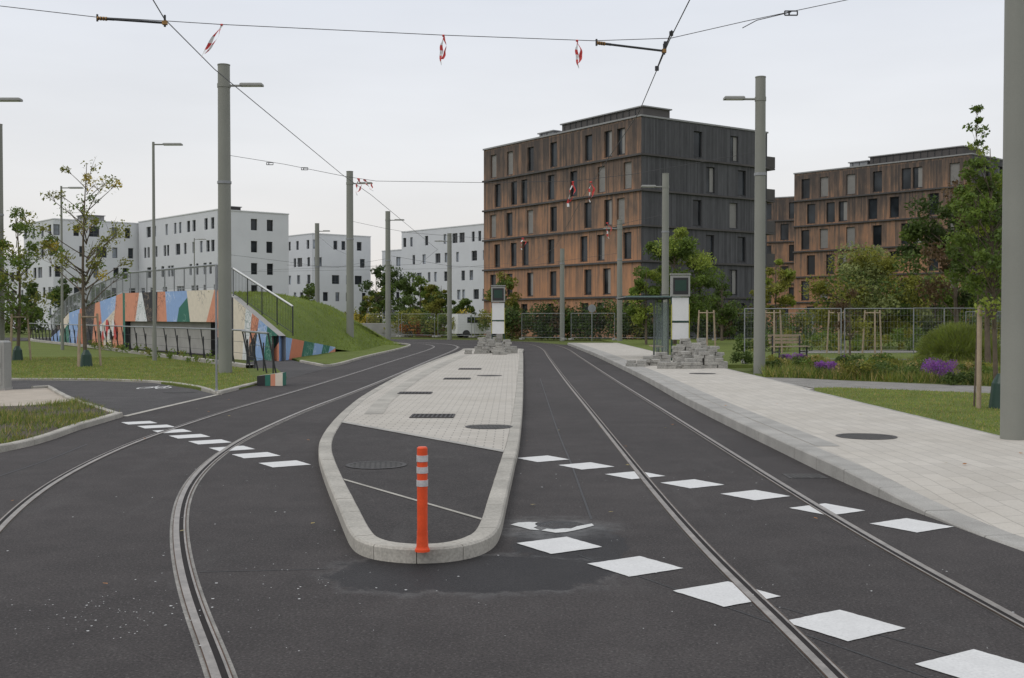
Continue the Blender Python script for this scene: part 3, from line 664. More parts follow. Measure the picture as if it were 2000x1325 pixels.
def building(label,Lp,ang,LX,WY,H,front,right,rows,mf,mr,roofm,ww,ledges=None,kinds=('dark',),name='apartment_building',dep=.22,cop=m_coping,z=0):
    t=thing(name,label,'building',None,(Lp[0],Lp[1],z),ang); mb=MB()
    def face(org,ux,inn,L,cols,m):
        P=lambda u,zz,d=0:(org[0]+ux[0]*u+inn[0]*d,org[1]+ux[1]*u+inn[1]*d,zz)
        q=lambda u0,u1,a,b: mb.face([P(u0,a),P(u1,a),P(u1,b),P(u0,b)],m) if u1-u0>1e-4 and b-a>1e-4 else None
        zprev=0
        for (w0,w1),cs in zip(rows,cols):
            q(0,L,zprev,w0); u=0
            for (c,k,w) in sorted(cs):
                a=max(c-w/2,u+.05); b=min(c+w/2,L-.05)
                if b-a<.3: continue
                q(u,a,w0,w1); u=b
                mb.face([P(a,w0),P(a,w0,dep),P(a,w1,dep),P(a,w1)][::-1],m); mb.face([P(b,w0),P(b,w0,dep),P(b,w1,dep),P(b,w1)],m)
                mb.face([P(a,w0),P(b,w0),P(b,w0,dep),P(a,w0,dep)],m); mb.face([P(a,w1),P(a,w1,dep),P(b,w1,dep),P(b,w1)],m)
                part(t,'window',winmesh(b-a,w1-w0,k),loc=P((a+b)/2,w0,dep-.07),rz=math.atan2(ux[1],ux[0]))
            q(u,L,w0,w1); zprev=w1
        q(0,L,zprev,H)
    face((0,0),(1,0),(0,1),LX,front,mf); face((LX,0),(0,1),(-1,0),WY,right,mr)
    mb.face([(0,WY,0),(0,0,0),(0,0,H),(0,WY,H)],mf); mb.face([(LX,WY,0),(0,WY,0),(0,WY,H),(LX,WY,H)],mr)
    part(t,'wall',mb)
    r=MB(); r.box((LX/2,WY/2,H+.06),(LX+.16,WY+.16,.14),cop); r.box((LX/2,WY/2,H+.15),(LX-.5,WY-.5,.04),roofm); part(t,'roof',r)
    i=MB(); i.box((LX/2,WY/2,H/2),(LX-.7,WY-.7,H-.3),m_frame); part(t,'interior',i)
    if ledges:
        for lz in ledges:
            e=MB(); e.box((LX/2+.06,-.09,lz),(LX+.12+.12,.18,.16),m_ledge); e.box((LX+.09,WY/2+.03,lz+.001),(.18,WY,.158),m_ledge); part(t,'ledge',e)
    return t
def mkrows(z0,sh,n,lo,hi): return [(z0+sh*k+lo,z0+sh*k+hi) for k in range(n)]
rw=mkrows(.6,2.93,6,.25,2.45); led=[.6+2.93*k-.02 for k in range(1,6)]
L1=np.array([-2.8,112.]); C1=np.array([10.65,93.]); d=C1-L1; LX=np.linalg.norm(d); d/=LX; e=np.array([-d[1],d[0]]); WY=15.1
def conv(px,P,dv,kind,w): return (isect(px,P,dv),kind,w)
fr_rows=[
 [(970,'dark'),(1003,'dark'),(1024,'dark'),(1075,'dark'),(1142,'dark'),(1173,'half'),(1225,'dark')],
 [(963,'dark'),(995,'dark'),(1035,'half'),(1080,'dark'),(1148,'dark'),(1185,'half')],
 [(971,'dark'),(1003,'dark'),(1026,'dark'),(1076,'dark'),(1140,'dark'),(1173,'half'),(1225,'dark')],
 [(963,'shutter'),(995,'dark'),(1035,'shutter'),(1081,'dark'),(1148,'dark'),(1187,'half'),(1212,'shutter')],
 [(972,'dark'),(1004,'dark'),(1024,'dark'),(1076,'dark'),(1120,'dark'),(1174,'shutter'),(1225,'shutter')],
 [(964,'shutter'),(996,'shutter'),(1036,'dark'),(1081,'dark'),(1149,'dark'),(1187,'half'),(1212,'half')]]
WW=1.0
front=[[conv(px,L1,d,k,WW) for px,k in r] for r in fr_rows]
rr_rows=[[(1300,'dark'),(1387,'dark'),(1448,'dark')],[(1361,'dark'),(1432,'half')],[(1386,'dark'),(1448,'dark')],[(1361,'dark'),(1432,'shutter')],[(1387,'half'),(1448,'dark')],[(1362,'dark'),(1433,'half')]]
right=[[(isect(px,C1,e),k,WW) for px,k in r] for r in rr_rows]
ang=math.atan2(d[1],d[0])
tb=building('six storey timber clad apartment block, orange brown and grey boards',L1,ang,LX,WY,18.35,front,right,rw,m_wood,m_woodg,m_roof,1.15,led)
def roofbox(t,x,y,w,dd,h,H,m=m_ledge,nm='roof_structure'):
    b=MB(); b.box((x,y,H+.16+h/2),(w,dd,h),m); b.box((x,y,H+.2+h),(w+.3,dd+.3,.1),m_coping)
    for k in range(int(w/.8)): b.box((x-w/2+.4+k*.8,y-dd/2-.02,H+.16+h/2),(.06,.05,h),m_dark)
    part(t,nm,b)
roofbox(tb,LX*.745,2.1,LX*.47,3.0,.75,18.35); roofbox(tb,LX*.36,2.2,2.2,1.5,.6,18.35,m_galv,'skylight')
for k in (2,3,4,5):
    b=MB(); z=.6+2.93*k; b.box((LX-2.0,WY+.7,z),(3.4,1.4,.15),m_ledge); 
    for yy in (.04,1.36): b.box((LX-2+(-1.66 if yy<.1 else 0),WY+.7 if yy<.1 else WY+yy,z+.6),(.05 if yy<.1 else 3.4,1.4 if yy<.1 else .05,1.0),m_ledge)
    b.box((LX-.33,WY+.7,z+.6),(.05,1.4,1.0),m_ledge); part(tb,'balcony',b)
C2=np.array([46.8,115.]); L2=np.array([32.75,131.]); d=C2-L2; LX2=np.linalg.norm(d); d/=LX2; e=np.array([-d[1],d[0]])
A_=[(1572,'dark'),(1608,'shutter'),(1660,'shutter'),(1712,'dark'),(1768,'dark'),(1790,'half'),(1862,'shutter')]; B_=[(1583,'dark'),(1621,'dark'),(1645,'half'),(1703,'dark'),(1745,'dark'),(1822,'dark')]
front=[[conv(px,L2,d,k,1.1) for px,k in (A_ if i%2 else B_)] for i in range(6)]
right=[[(isect(px,C2,e),'dark',1.15) for px in ((1925,1952) if i%2 else (1935,))] for i in range(6)]
t2=building('long timber clad apartment block with dark grey gable',L2,math.atan2(d[1],d[0]),LX2,15,18.4,front,right,rw,m_wood,m_woodg,m_roof,1.15,led)
roofbox(t2,LX2*.68,3,LX2*.5,4,.9,18.4); roofbox(t2,LX2*.35,2.2,2.2,1.5,.6,18.4,m_galv,'skylight')
L3=L2+np.array([-3.0,30.]); 
front=[[(2+3.6*k+(1.2 if i%2 else 0),'dark',1.15) for k in range(5)] for i in range(6)]
building('timber clad apartment block further behind',L3,math.atan2(d[1],d[0])+.35,20,14,18.4,front,[[] for _ in range(6)],rw,m_wood,m_wood,m_roof,1.15,led)
dw=np.array([.652,-.758]); angw=math.atan2(dw[1],dw[0])
def white(label,C,LXw,WYw,H,z0,sh,n,fc,rc,lo=.85,hi=2.4,name='apartment_building'):
    L=np.array(C)-dw*LXw
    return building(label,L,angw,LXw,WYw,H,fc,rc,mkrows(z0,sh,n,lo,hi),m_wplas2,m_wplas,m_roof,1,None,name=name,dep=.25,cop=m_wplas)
rv=lambda: random.choice(['dark','white','white','bright'])
def cols(n,L,nr,w=1.3,sk=.14,jit=.75,alt=.9):
    return [[(L*(k+.5)/n+(alt if r%2 else -alt)*.5+random.uniform(-jit,jit),rv(),random.choice([w*.8,w*.8,w,w*1.5])) for k in range(n) if random.random()>sk] for r in range(nr)]
e=np.array([-dw[1],dw[0]]); CW=np.array([-39.2,150.])
rw1=[[(isect(p,CW,e),k,.95) for p,k in r] for r in [[(497,'dark')],[(497,'dark'),(527,'white')],[(437,'white'),(497,'dark'),(528,'dark')],[(497,'dark'),(527,'dark')],[(435,'dark'),(497,'dark'),(528,'dark')]]]
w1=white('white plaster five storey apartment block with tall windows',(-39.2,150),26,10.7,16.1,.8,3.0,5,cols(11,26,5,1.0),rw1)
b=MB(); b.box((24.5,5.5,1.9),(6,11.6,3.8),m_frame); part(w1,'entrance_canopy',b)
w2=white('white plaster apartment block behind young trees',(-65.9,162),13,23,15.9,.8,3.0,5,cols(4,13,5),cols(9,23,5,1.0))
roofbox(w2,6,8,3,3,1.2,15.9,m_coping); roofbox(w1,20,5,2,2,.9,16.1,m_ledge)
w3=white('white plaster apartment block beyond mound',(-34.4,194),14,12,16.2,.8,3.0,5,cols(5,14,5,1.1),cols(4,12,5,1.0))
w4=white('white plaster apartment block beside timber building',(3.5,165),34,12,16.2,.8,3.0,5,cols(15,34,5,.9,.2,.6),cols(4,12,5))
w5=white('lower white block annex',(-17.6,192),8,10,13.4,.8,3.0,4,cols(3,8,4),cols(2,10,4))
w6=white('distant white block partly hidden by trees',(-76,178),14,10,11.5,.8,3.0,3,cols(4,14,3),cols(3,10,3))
# ================= MURAL UNDERPASS + MOUND ==================
def P3(px,Y): return ((px-1000)/FPX*Y,Y)
pts=[P3(100,86),P3(135,80),P3(240,65),P3(425,52),P3(456,49),G(545,706),G(655,690)]
zt=[.6,2.1,3.17,3.05,2.62,1.02,.30]
mcol=[muralmat('mural_salmon',(.68,.29,.18),(.14,.06,.05)),muralmat('mural_teal',(.03,.16,.115),(.3,.5,.4)),muralmat('mural_blue',(.28,.42,.70),(.8,.85,.9)),muralmat('mural_cream',(.74,.66,.54),(.16,.14,.15)),muralmat('mural_black',(.022,.022,.028),(.35,.27,.2)),muralmat('mural_orange',(.60,.21,.12),(.06,.05,.06)),muralmat('mural_white',(.76,.77,.78),(.12,.22,.2))]
mur=MB(); ci=0; seq=[0,2,1,4,3,0,2,5]
def strips(p,q,zb0,zb1,zt0,zt1,n,tilt,plan=None,sgn=None):
    global ci
    p=np.array(p);q=np.array(q)
    sb=[0]+sorted([(k+random.uniform(-.25,.25))/n for k in range(1,n)])+[1]
    sg_=1; st=[0]
    for i,s in enumerate(sb[1:-1]):
        sg_=1 if i%2==0 else -1
        if sgn: sg_=sgn
        st.append(min(.98,max(.02,s+sg_*random.uniform(.35,.5)*tilt/n)))
    st=sorted(st+[1])
    for k in range(n):
        def W(s,t):
            xy=p+(q-p)*s; z0=(zb0+(zb1-zb0)*s); z1=(zt0+(zt1-zt0)*s); return (xy[0],xy[1],z0+(z1-z0)*t)
        L0=lambda t: sb[k]+(st[k]-sb[k])*t
        R0=lambda t: sb[k+1]+(st[k+1]-sb[k+1])*t
        m1=mcol[plan[k%len(plan)]] if plan else mcol[seq[ci%8]]; ci+=1
        if random.random()<.25:
            m2=mcol[seq[(ci+2)%8]]; tl=random.uniform(.2,.5); tr_=random.uniform(.5,.85)
            mur.face([W(L0(0),0),W(R0(0),0),W(R0(tr_),tr_),W(L0(tl),tl)],m1); mur.face([W(L0(tl),tl),W(R0(tr_),tr_),W(R0(1),1),W(L0(1),1)],m2)
        else: mur.face([W(L0(0),0),W(R0(0),0),W(R0(1),1),W(L0(1),1)],m1)
strips(pts[0],pts[1],-.05,-.05,zt[0],zt[1],2,.4,[2,1]); strips(pts[1],pts[2],-.05,-.05,zt[1],zt[2],6,1.0,[2,5,4,0,3,0])
o0=np.array(pts[2])+(np.array(pts[3])-np.array(pts[2]))*.03; o1=np.array(pts[3])
strips(pts[2],o0,-.05,-.05,zt[2],3.16,1,0,[1]); strips(o0,o1,1.55,1.55,3.16,3.05,8,1.7,[0,6,4,0,2,1,3,0])
strips(pts[3],pts[4],-.05,-.05,zt[3],zt[4],2,.6,[0,4]); strips(pts[4],pts[5],-.05,-.05,zt[4],zt[5],6,1.4,[3,6,4,2,1,0],1); strips(pts[5],pts[6],-.05,-.05,zt[5],zt[6],6,.8,[2,5,1,2,1,0],1)
t=thing('mural_wall','concrete underpass wall painted with colourful angular mural','wall',None,(0,0,0))
part(t,'painted_face',mur)
mb=MB()
for i in range(len(pts)-1):
    a_,b_=np.array(pts[i]),np.array(pts[i+1]); n=b_-a_; n/=np.linalg.norm(n); n=np.array([-n[1],n[0]])*.3
    A0=(*a_,zt[i]);B0=(*b_,zt[i+1]);A1=(*(a_+n),zt[i]);B1=(*(b_+n),zt[i+1]); mb.face([A0,B0,B1,A1],m_conc)
    mb.face([A1,B1,(*(b_+n),0),(*(a_+n),0)],m_conc)
part(t,'coping',mb)
mb=MB(); n=(o1-o0); n/=np.linalg.norm(n); n=np.array([-n[1],n[0]]); DP=1.5
a0,a1,b0,b1=o0,o1-(o1-o0)*.06,o0+n*DP,o1-(o1-o0)*.06+n*DP
for p,q in ((a0,b0),(b0,b1),(b1,a1)): mb.face([(*p,-.03),(*q,-.03),(*q,1.55),(*p,1.55)],m_frame)
mb.face([(*a0,1.55),(*a1,1.55),(*b1,1.55),(*b0,1.55)],m_frame); mb.face([(*a0,-.02),(*a1,-.02),(*b1,-.02),(*b0,-.02)],m_asph3)
part(t,'tunnel',mb)
mb=MB(); a_,b_=np.array(pts[1]),np.array(pts[2]); dd=(b_-a_)/np.linalg.norm(b_-a_); nn=np.array([dd[1],-dd[0]])*.03
for k in range(9):
    s=.62+.035*k; xy=a_+(b_-a_)*s+nn; w=.45; z0=.5+.15*math.sin(k*2); h=.8+.25*math.cos(k*1.7)
    m=[m_red,m_white,m_red,m_white,m_red,m_white,m_frame,m_white,m_red][k]
    n8=10
    mb.face([(*(xy+dd*math.cos(2*math.pi*i/n8)*w+nn*(.2*k)),z0+h/2+math.sin(2*math.pi*i/n8)*h/2) for i in range(n8)],m)
part(t,'graffiti',mb)
Bm=[(*pts[0],.3),(*pts[1],1.9),(*pts[2],3.0),(*pts[3],2.95),(*pts[4],2.5),(*pts[5],.9),(*pts[6],.2),(*G(705,688),-.02),(*G(747,677),-.02),(*G(790,673),-.02)]
Rm=[(-38,96,.5),(-33,92,1.8),(-24,80,3.1),(-14,66,3.15),AY(520,574,60),AY(560,577,60),AY(620,592,63),AY(680,628,66),AY(722,652,71),AY(755,668,82)]
Km=[(-42,104,-.1),(-36,100,-.1),(-26,92,-.1),(-16,82,-.1),(-12,80,-.1),(-10,80,-.1),(-8.5,80,-.1),(-8,79,-.1),(-8,80,-.1),(-9,84,-.1)]
def dens(L,n):
    A=np.array([tuple(p)[:3] for p in L]); x=np.linspace(0,len(A)-1,n); return np.stack([np.interp(x,np.arange(len(A)),A[:,i]) for i in range(3)],1)
n=70; Bd,Rd,Kd=dens(Bm,n),dens(Rm,n),dens(Km,n); rowsM=[]
for k in range(13):
    t_=k/12; s=math.sin(t_*math.pi/2); q=Bd*(1-t_)+Rd*t_; q[:,2]=Bd[:,2]+(Rd[:,2]-Bd[:,2])*(.35*t_+.65*s); q[:,2]+=.04*np.sin(q[:,0]*2.1+k)*np.cos(q[:,1]*1.7)*math.sin(t_*math.pi); rowsM.append(q)
for k in range(1,9):
    t_=k/8; q=Rd*(1-t_)+Kd*t_; q[:,2]=Rd[:,2]*(math.cos(t_*math.pi)*.5+.5)-.1*t_; rowsM.append(q)
V=np.concatenate(rowsM); mbm=bpy.data.meshes.new('grass_mound'); F=[]
for r in range(len(rowsM)-1):
    for c in range(n-1): F.append((r*n+c,r*n+c+1,(r+1)*n+c+1,(r+1)*n+c))
m_md=grassmat('mound_grass',(.135,.195,.045),(.20,.26,.06),(.23,.23,.09))
mbm.from_pydata([tuple(v) for v in V],[],F); mbm.materials.append(m_md); mbm.polygons.foreach_set('use_smooth',[True]*len(F)); struct('grass_mound',mbm)
idx=rng.integers(0,len(F),14000); Va=V[np.array(F)[idx]]; uv=rng.uniform(0,1,(len(idx),2))
pp=Va[:,0]*((1-uv[:,:1])*(1-uv[:,1:]))+Va[:,1]*(uv[:,:1]*(1-uv[:,1:]))+Va[:,2]*(uv[:,:1]*uv[:,1:])+Va[:,3]*((1-uv[:,:1])*uv[:,1:])
a_=rng.uniform(0,6.28,len(pp)); T=np.zeros((len(pp),3,3)); w=.02
T[:,0]=pp-np.stack([np.cos(a_)*w,np.sin(a_)*w,0*a_+.01],1); T[:,1]=pp+np.stack([np.cos(a_)*w,np.sin(a_)*w,0*a_-.01],1); T[:,2]=pp+np.stack([rng.normal(0,.04,len(pp)),rng.normal(0,.04,len(pp)),rng.uniform(.04,.14,len(pp))],1)
o=obj('mound_tufts',npmesh('mound_tufts',T.reshape(-1,3),3,rng.integers(0,3,len(pp)),[LG['grass'],LG['lime'],LG['grass']])); o['kind']='stuff'; o['label']='grass tufts on mound'
def railing(label,pts,h,spacing,mpost,mrail,lean=(0,0),bars=0,mesh=False,rr=.03,bm=None,flat=False):
    t=thing('railing',label,'railing',None,tuple(pts[0]),group='metal safety railings'); o=Vector(pts[0])
    P=[Vector(p)-o for p in pts]; hr=MB(); inf=MB(); ln=Vector((lean[0],lean[1],0)); up=Vector((0,0,h))
    po=MB(); po.cyl((0,0,0),up+ln,rr*.8,mpost,n=6)
    po.box((lean[0]*.4,lean[1]*.4,h*.4),(.07 if flat else .04,.02,h*.7),mpost)
    pm=po.mesh('post')
    for i,(a,b) in enumerate(zip(P[:-1],P[1:])):
        hr.cyl(a+up+ln,b+up+ln,rr,mrail,n=8); n=max(1,round((b-a).length/spacing))
        for k in range(0 if i==0 else 1,n+1): part(t,'post',pm,loc=tuple(a.lerp(b,k/n)))
        for j in range(bars):
            f=(j+1)/(bars+1); inf.cyl(a+up*f+ln*f,b+up*f+ln*f,.008,bm or mpost,n=4)
        if mesh:
            nb=int((b-a).length/.13)
            for k in range(nb): q=a.lerp(b,(k+.5)/nb); inf.cyl(q+up*.1,q+up*.95+ln*.95,.006,bm or mpost,n=4,cap=False)
            inf.cyl(a+up*.1,b+up*.1,.015,mpost,n=4); inf.cyl(a+up*.95+ln*.95,b+up*.95+ln*.95,.012,mpost,n=4)
    part(t,'handrail',hr,True)
    if inf.v: part(t,'infill',inf)
    return t
rb=[(*G(488,721),.12),(*G(430,712),.12),(*G(350,702),.12),(*G(270,692),.12),(*G(190,681),.12),(*G(130,674),.12),(*G(60,665),.12)]
railing('dark metal railing with inclined posts along trench wall',rb,1.2,1.75,m_dark,m_galv,(-.15,-.1),2)
pl=MB(); W=cat([(p[0],p[1]) for p in rb]+[(-38,98)],1.0); A=off(W,-.14);Bq=off(W,.14)
for i in range(len(W)-1):
    pl.face([(*A[i],.14),(*A[i+1],.14),(*Bq[i+1],.14),(*Bq[i],.14)][::-1],m_kerb2); pl.face([(*A[i],0),(*A[i+1],0),(*A[i+1],.14),(*A[i],.14)],m_kerb2); pl.face([(*Bq[i],0),(*Bq[i+1],0),(*Bq[i+1],.14),(*Bq[i],.14)],m_kerb2)
thing('trench_wall','low pale concrete parapet along underpass ramp','wall',pl)
ra=(*G(488,722),.05); rc_=(*G(540,738),.05)
railing('short dark railing end beside painted block',[ra,rc_],1.25,1.9,m_dark,m_galv,(-.22,-.1),2,rr=.035)
railing('galvanised mesh railing on top of underpass wall',[(*pts[0],.6),(*pts[1],2.1),(*pts[2],3.17),(*pts[3],3.05),(*pts[4],2.75)],1.15,1.6,m_galv,m_galv,mesh=True,bm=m_galv,rr=.045)
q4=(*P3(456,49),2.7); q5=(*P3(572,45.5),1.02)
railing('sloping mesh railing with pale handrail down the wing wall',[q4,q5],1.2,1.3,m_dark,m_white,mesh=True,rr=.035,bm=m_dark)
t=thing('painted_block','low concrete block end painted orange and teal','wall',None,(*G(527,754),0)); mb=MB(); xs_=[-.33,-.12,.02,.14,.33]; hs_=[.25,.28,.29,.31,.34]
for k,m in enumerate((m_frame,mcol[1],mcol[0],mcol[3])):
    mb.face([(xs_[k],0,0),(xs_[k+1],0,0),(xs_[k+1],0,hs_[k+1]),(xs_[k],0,hs_[k])],m)
mb.face([(.33,0,0),(.33,.45,0),(.33,.45,.34),(.33,0,.34)],mcol[1]); mb.face([(-.33,0,.25),(.33,0,.34),(.33,.45,.34),(-.33,.45,.25)],m_kerb2); mb.face([(-.33,.45,0),(-.33,0,0),(-.33,0,.25),(-.33,.45,.25)],m_kerb2)
part(t,'painted_face',mb)
g=G(-13,764); mb=MB(); mb.box((0,0,.62),(.62,.4,1.16),m_polew,ch=.04); t=thing('utility_cabinet','grey utility cabinet at pavement edge','cabinet',None,(g[0]-.05,g[1]+.2,0)); part(t,'housing',mb); mb=MB(); mb.box((0,0,.03),(.66,.44,.08),m_conc); part(t,'plinth',mb); mb=MB(); mb.box((0,-.205,.62),(.5,.012,.95),m_polew); mb.box((.2,-.215,.62),(.03,.02,.12),m_dark); part(t,'door',mb)
mb=MB(); g=G(303,757.5,.0)
def ring(cx,cy,rx,ry,w):
    n=20
    for k in range(n):
        a,b=2*math.pi*k/n,2*math.pi*(k+1)/n
        mb.face([(cx+math.cos(a)*rx,cy+math.sin(a)*ry,.003),(cx+math.cos(b)*rx,cy+math.sin(b)*ry,.003),(cx+math.cos(b)*(rx-w),cy+math.sin(b)*(ry-w*1.5),.003),(cx+math.cos(a)*(rx-w),cy+math.sin(a)*(ry-w*1.5),.003)],m_paint)
ring(-.22,-.1,.17,.42,.05); ring(.24,-.1,.17,.42,.05)
for l in ([(-.22,-.1),(-.1,.5),(.16,.5),(.02,-.1),(-.22,-.1)],[(.24,-.1),(.12,.75),(.2,.8)],[(-.1,.5),(-.12,.7)],[(.02,-.1),(-.1,.5)]): ribbon(mb,np.array(l,float),-.025,.025,.0035,m_paint)
thing('bicycle_marking','white bicycle symbol painted on asphalt cycle path','road marking',mb,(g[0],g[1],.0))
# ================= SHELTER, TOTEMS, PAVERS ==================
m_teal=M('shelter_teal',(.15,.22,.21),.4,.1,2); m_spost=M('shelter_post',(.10,.115,.11),.5,.1,2)
t=thing('tram_shelter','small glass tram shelter with thin flat roof on platform','shelter',None,(5.45,44,.15))
mb=MB(); mb.box((0,1.7,2.42),(2.1,4.2,.03),m_galv); 
for k in range(4): mb.box((0,.1+1.1*k,2.375),(2.0,.04,.05),m_spost)
mb.box((0,-.42,2.42),(2.14,.04,.06),m_teal)
mb.face([(-1.05,-.4,2.45),(1.05,-.4,2.52),(1.05,3.8,2.56),(-1.05,3.8,2.49)],m_teal); part(t,'roof',mb)
for x,y in ((.65,0),(.65,3.4),(.65,1.7),(.1,0)): mb=MB(); mb.box((x,y,1.18),(.055,.055,2.35),m_spost); part(t,'post',mb)
for c,s in (((.65,.85,1.25),(.012,1.6,1.9)),((.65,2.55,1.25),(.012,1.6,1.9)),((.375,0,1.25),(.5,.012,1.9))):
    mb=MB(); mb.box(c,s,m_clear); part(t,'glass_panel',mb)
mb=MB(); mb.box((.4,1.7,.45),(.35,2,.04),m_stake); mb.box((.4,.9,.22),(.05,.05,.42),m_dark); mb.box((.4,2.5,.22),(.05,.05,.42),m_dark); part(t,'bench',mb)
m_green=M('dark_green_paint',(.02,.055,.04),.4,.1,2); m_yel=M('yellow_edge',(.45,.42,.06),.5,.1,2)
def totem(x,y,z,H,label,dirty=False):
    t=thing('information_totem',label,'sign',None,(x,y,z),group='tram stop information totems')
    f=MB(); 
    for sx in (-1,1): f.box((sx*.31,0,H/2),(.05,.12,H),m_green)
    f.box((0,0,H+.02),(.74,.32,.05),m_polew); part(t,'frame',f)
    b=MB(); b.box((0,0,H-.42),(.70,.28,.78),m_polew); part(t,'display_housing',b)
    b=MB(); b.box((0,-.147,H-.42),(.56,.012,.62),m_frame); b.box((0,-.155,H-.40),(.42,.006,.40),m_green); part(t,'screen',b)
    b=MB(); b.box((0,-.07,H-1.28),(.62,.03,.86),m_white); part(t,'board',b)
    b=MB(); b.box((0,-.07,H-2.1),(.62,.03,.62),m_white); part(t,'board',b)
    b=MB(); 
    for sx in (-1,1): b.box((sx*.33,-.075,H-1.75),(.025,.05,1.3),m_yel)
    b.box((0,-.08,H-1.745),(.66,.03,.06),m_green); part(t,'trim',b)
g=AY(1328,690,42); totem(g[0],g[1],.15,3.2,'tall information totem with blank white boards beside shelter')
g=AY(973,690,57); totem(g[0],g[1],.1,3.25,'information totem with blank white boards behind paver stacks')
def stack(x,y,z,nx,nz,seed,label):
    r=random.Random(seed); mb=MB(); bw,bd,bh=.30,.2,.10
    for k in range(nz):
        w=nx if k<nz*.6 else max(1,nx-1)
        for i in range(w):
            for j in range(2):
                if k==nz-1 and r.random()<.35: continue
                mb.box(((i-(w-1)/2)*(bw+.02)+r.uniform(-.05,.05),(j-.5)*.23+r.uniform(-.02,.02),bh/2+k*(bh+.006)),(bw,bd,bh),m_paver,r.uniform(-.16,.16),ch=.01)
    thing('paver_stack',label,'paver stack',mb,(x,y,z),r.uniform(-.15,.15),group='stacks of concrete pavers')
for i,(px,py,nx,nz) in enumerate([(1242,716,2,2),(1268,714,2,3),(1290,712,2,4),(1305,720,2,2),(1338,718,2,5),(1338,706,2,9),(1358,712,1,7),(1372,719,2,6),(1370,706,2,8),(1392,712,2,6),(1400,719,2,3),(1325,712,1,6),(1350,720,2,3)]):
    g=G(px,py,.15); stack(g[0],g[1],.151,nx,nz,i,'stack of pale concrete pavers on the platform')
for i,(px,py,nx,nz) in enumerate([(940,691,2,5),(958,690,2,6),(975,693,2,5),(990,691,1,6),(1003,690,1,3),(955,683,2,9),(975,682,1,9),(915,692,1,2),(940,684,1,6)]):
    g=G(px,py,.1); stack(g[0],g[1],.111,nx,nz,50+i,'stack of pale concrete pavers on the island end')
# ================= FENCES ==================
def fence_proto():
    t=thing('construction_fence_panel','galvanised mesh construction fence panel on concrete feet','fence',None,(0,0,0),group='construction fence panels')
    f=MB(); w,h=3.4,2.0
    for x in (-w/2,w/2): f.cyl((x,0,.05),(x,0,h),.021,m_galv,n=8)
    for z in (.16,h-.02): f.cyl((-w/2,0,z),(w/2,0,z),.017,m_galv,n=8)
    part(t,'frame',f,True)
    m=MB()
    for k in range(1,30): x=-w/2+w*k/30; m.box((x,0,1.08),(.004,.004,1.8),m_galv)
    for k in range(1,8): m.box((0,0,.16+1.8*k/8),(w,.004,.004),m_galv)
    part(t,'mesh_infill',m)
    for x in (-w/2,w/2):
        b=MB(); b.box((x,0,.06),(.22,.6,.12),m_conc,ch=.02); part(t,'foot',b)
    return t
fp=fence_proto(); first=True
def fline(a,b,z=.1):
    global first
    a=Vector(a);b=Vector(b); L=(b-a).length; n=max(1,round(L/3.45)); ang=math.atan2(b.y-a.y,b.x-a.x)
    for k in range(n):
        c=a.lerp(b,(k+.5)/n); r=ang+random.uniform(-.06,.06)
        if first: fp.location=(c.x,c.y,z); fp.rotation_euler=(0,0,r); first=False
        else: clone(fp,(c.x,c.y,z),r)
fline((8.4,41),(15.4,40)); fline((13.9,39.0),(24,40)); fline((8.0,84),(25,80)); fline((.5,86),(7.8,82.5)); fline((-13,100),(0,93)); fline((25,62),(45,60))
def bench(x,y,rz,z=.1):
    t=thing('park_bench','wooden park bench with metal legs on lawn','bench',None,(x,y,z),rz,group='park benches')
    s=MB(); [s.box((0,-.15+.13*k,.45),(1.8,.1,.04),m_stake) for k in range(4)]; part(t,'seat',s)
    s=MB(); [s.box((0,.34+.03*k,.62+.14*k),(1.8,.03,.1),m_stake) for k in range(3)]; part(t,'backrest',s)
    for sx in (-.75,.75): s=MB(); s.box((sx,.05,.22),(.06,.45,.05),m_dark); s.box((sx,-.12,.22),(.05,.05,.44),m_dark); s.box((sx,.3,.45),(.05,.05,.9),m_dark); part(t,'leg',s)
for px,py,Y,r in ((1545,700,47,.5),(1670,685,72,0)): g=AY(px,py,Y); bench(g[0],g[1],r)
mb=MB(); p,q=AY(690,650,104),AY(806,650,104); mb.box(((p[0]+q[0])/2,104,.6),(q[0]-p[0],.3,1.3),m_conc,ch=.03); thing('garden_wall','low pale concrete wall behind the road bend','wall',mb)
mb=MB(); p,q=AY(812,650,106),AY(868,650,106); mb.box(((p[0]+q[0])/2,106,.45),(q[0]-p[0],1.2,.9),M('red_container',(.20,.04,.03),.7,.15,1),ch=.04); thing('planter','low dark red planter box beside road','planter',mb)
t=thing('parked_van','white van parked beyond the hedge','van',None,(AY(936,640,100)[0],100,0),.35)
mb=MB(); prof=[(-2.3,.35),(2.3,.35),(2.35,1.0),(1.6,1.15),(1.0,2.0),(-2.25,2.1)]
mb.face([(x,-.9,z) for x,z in prof],m_white); mb.face([(x,.9,z) for x,z in prof][::-1],m_white)
for i in range(6): a_,b_=prof[i],prof[(i+1)%6]; mb.face([(a_[0],-.9,a_[1]),(a_[0],.9,a_[1]),(b_[0],.9,b_[1]),(b_[0],-.9,b_[1])],m_white)
part(t,'body',mb)
mb=MB(); mb.box((-.3,-.905,1.55),(2.2,.012,.5),m_glass); part(t,'side_window',mb); mb=MB(); mb.face([(1.55,-.8,1.24),(1.55,.8,1.24),(1.08,.8,1.92),(1.08,-.8,1.92)],m_glass); part(t,'windscreen',mb)
for x in (-1.5,1.5):
    for y in (-.86,.86): mb=MB(); mb.cyl((x,y-.1,.34),(x,y+.1,.34),.34,m_frame,n=18); part(t,'wheel',mb,True)
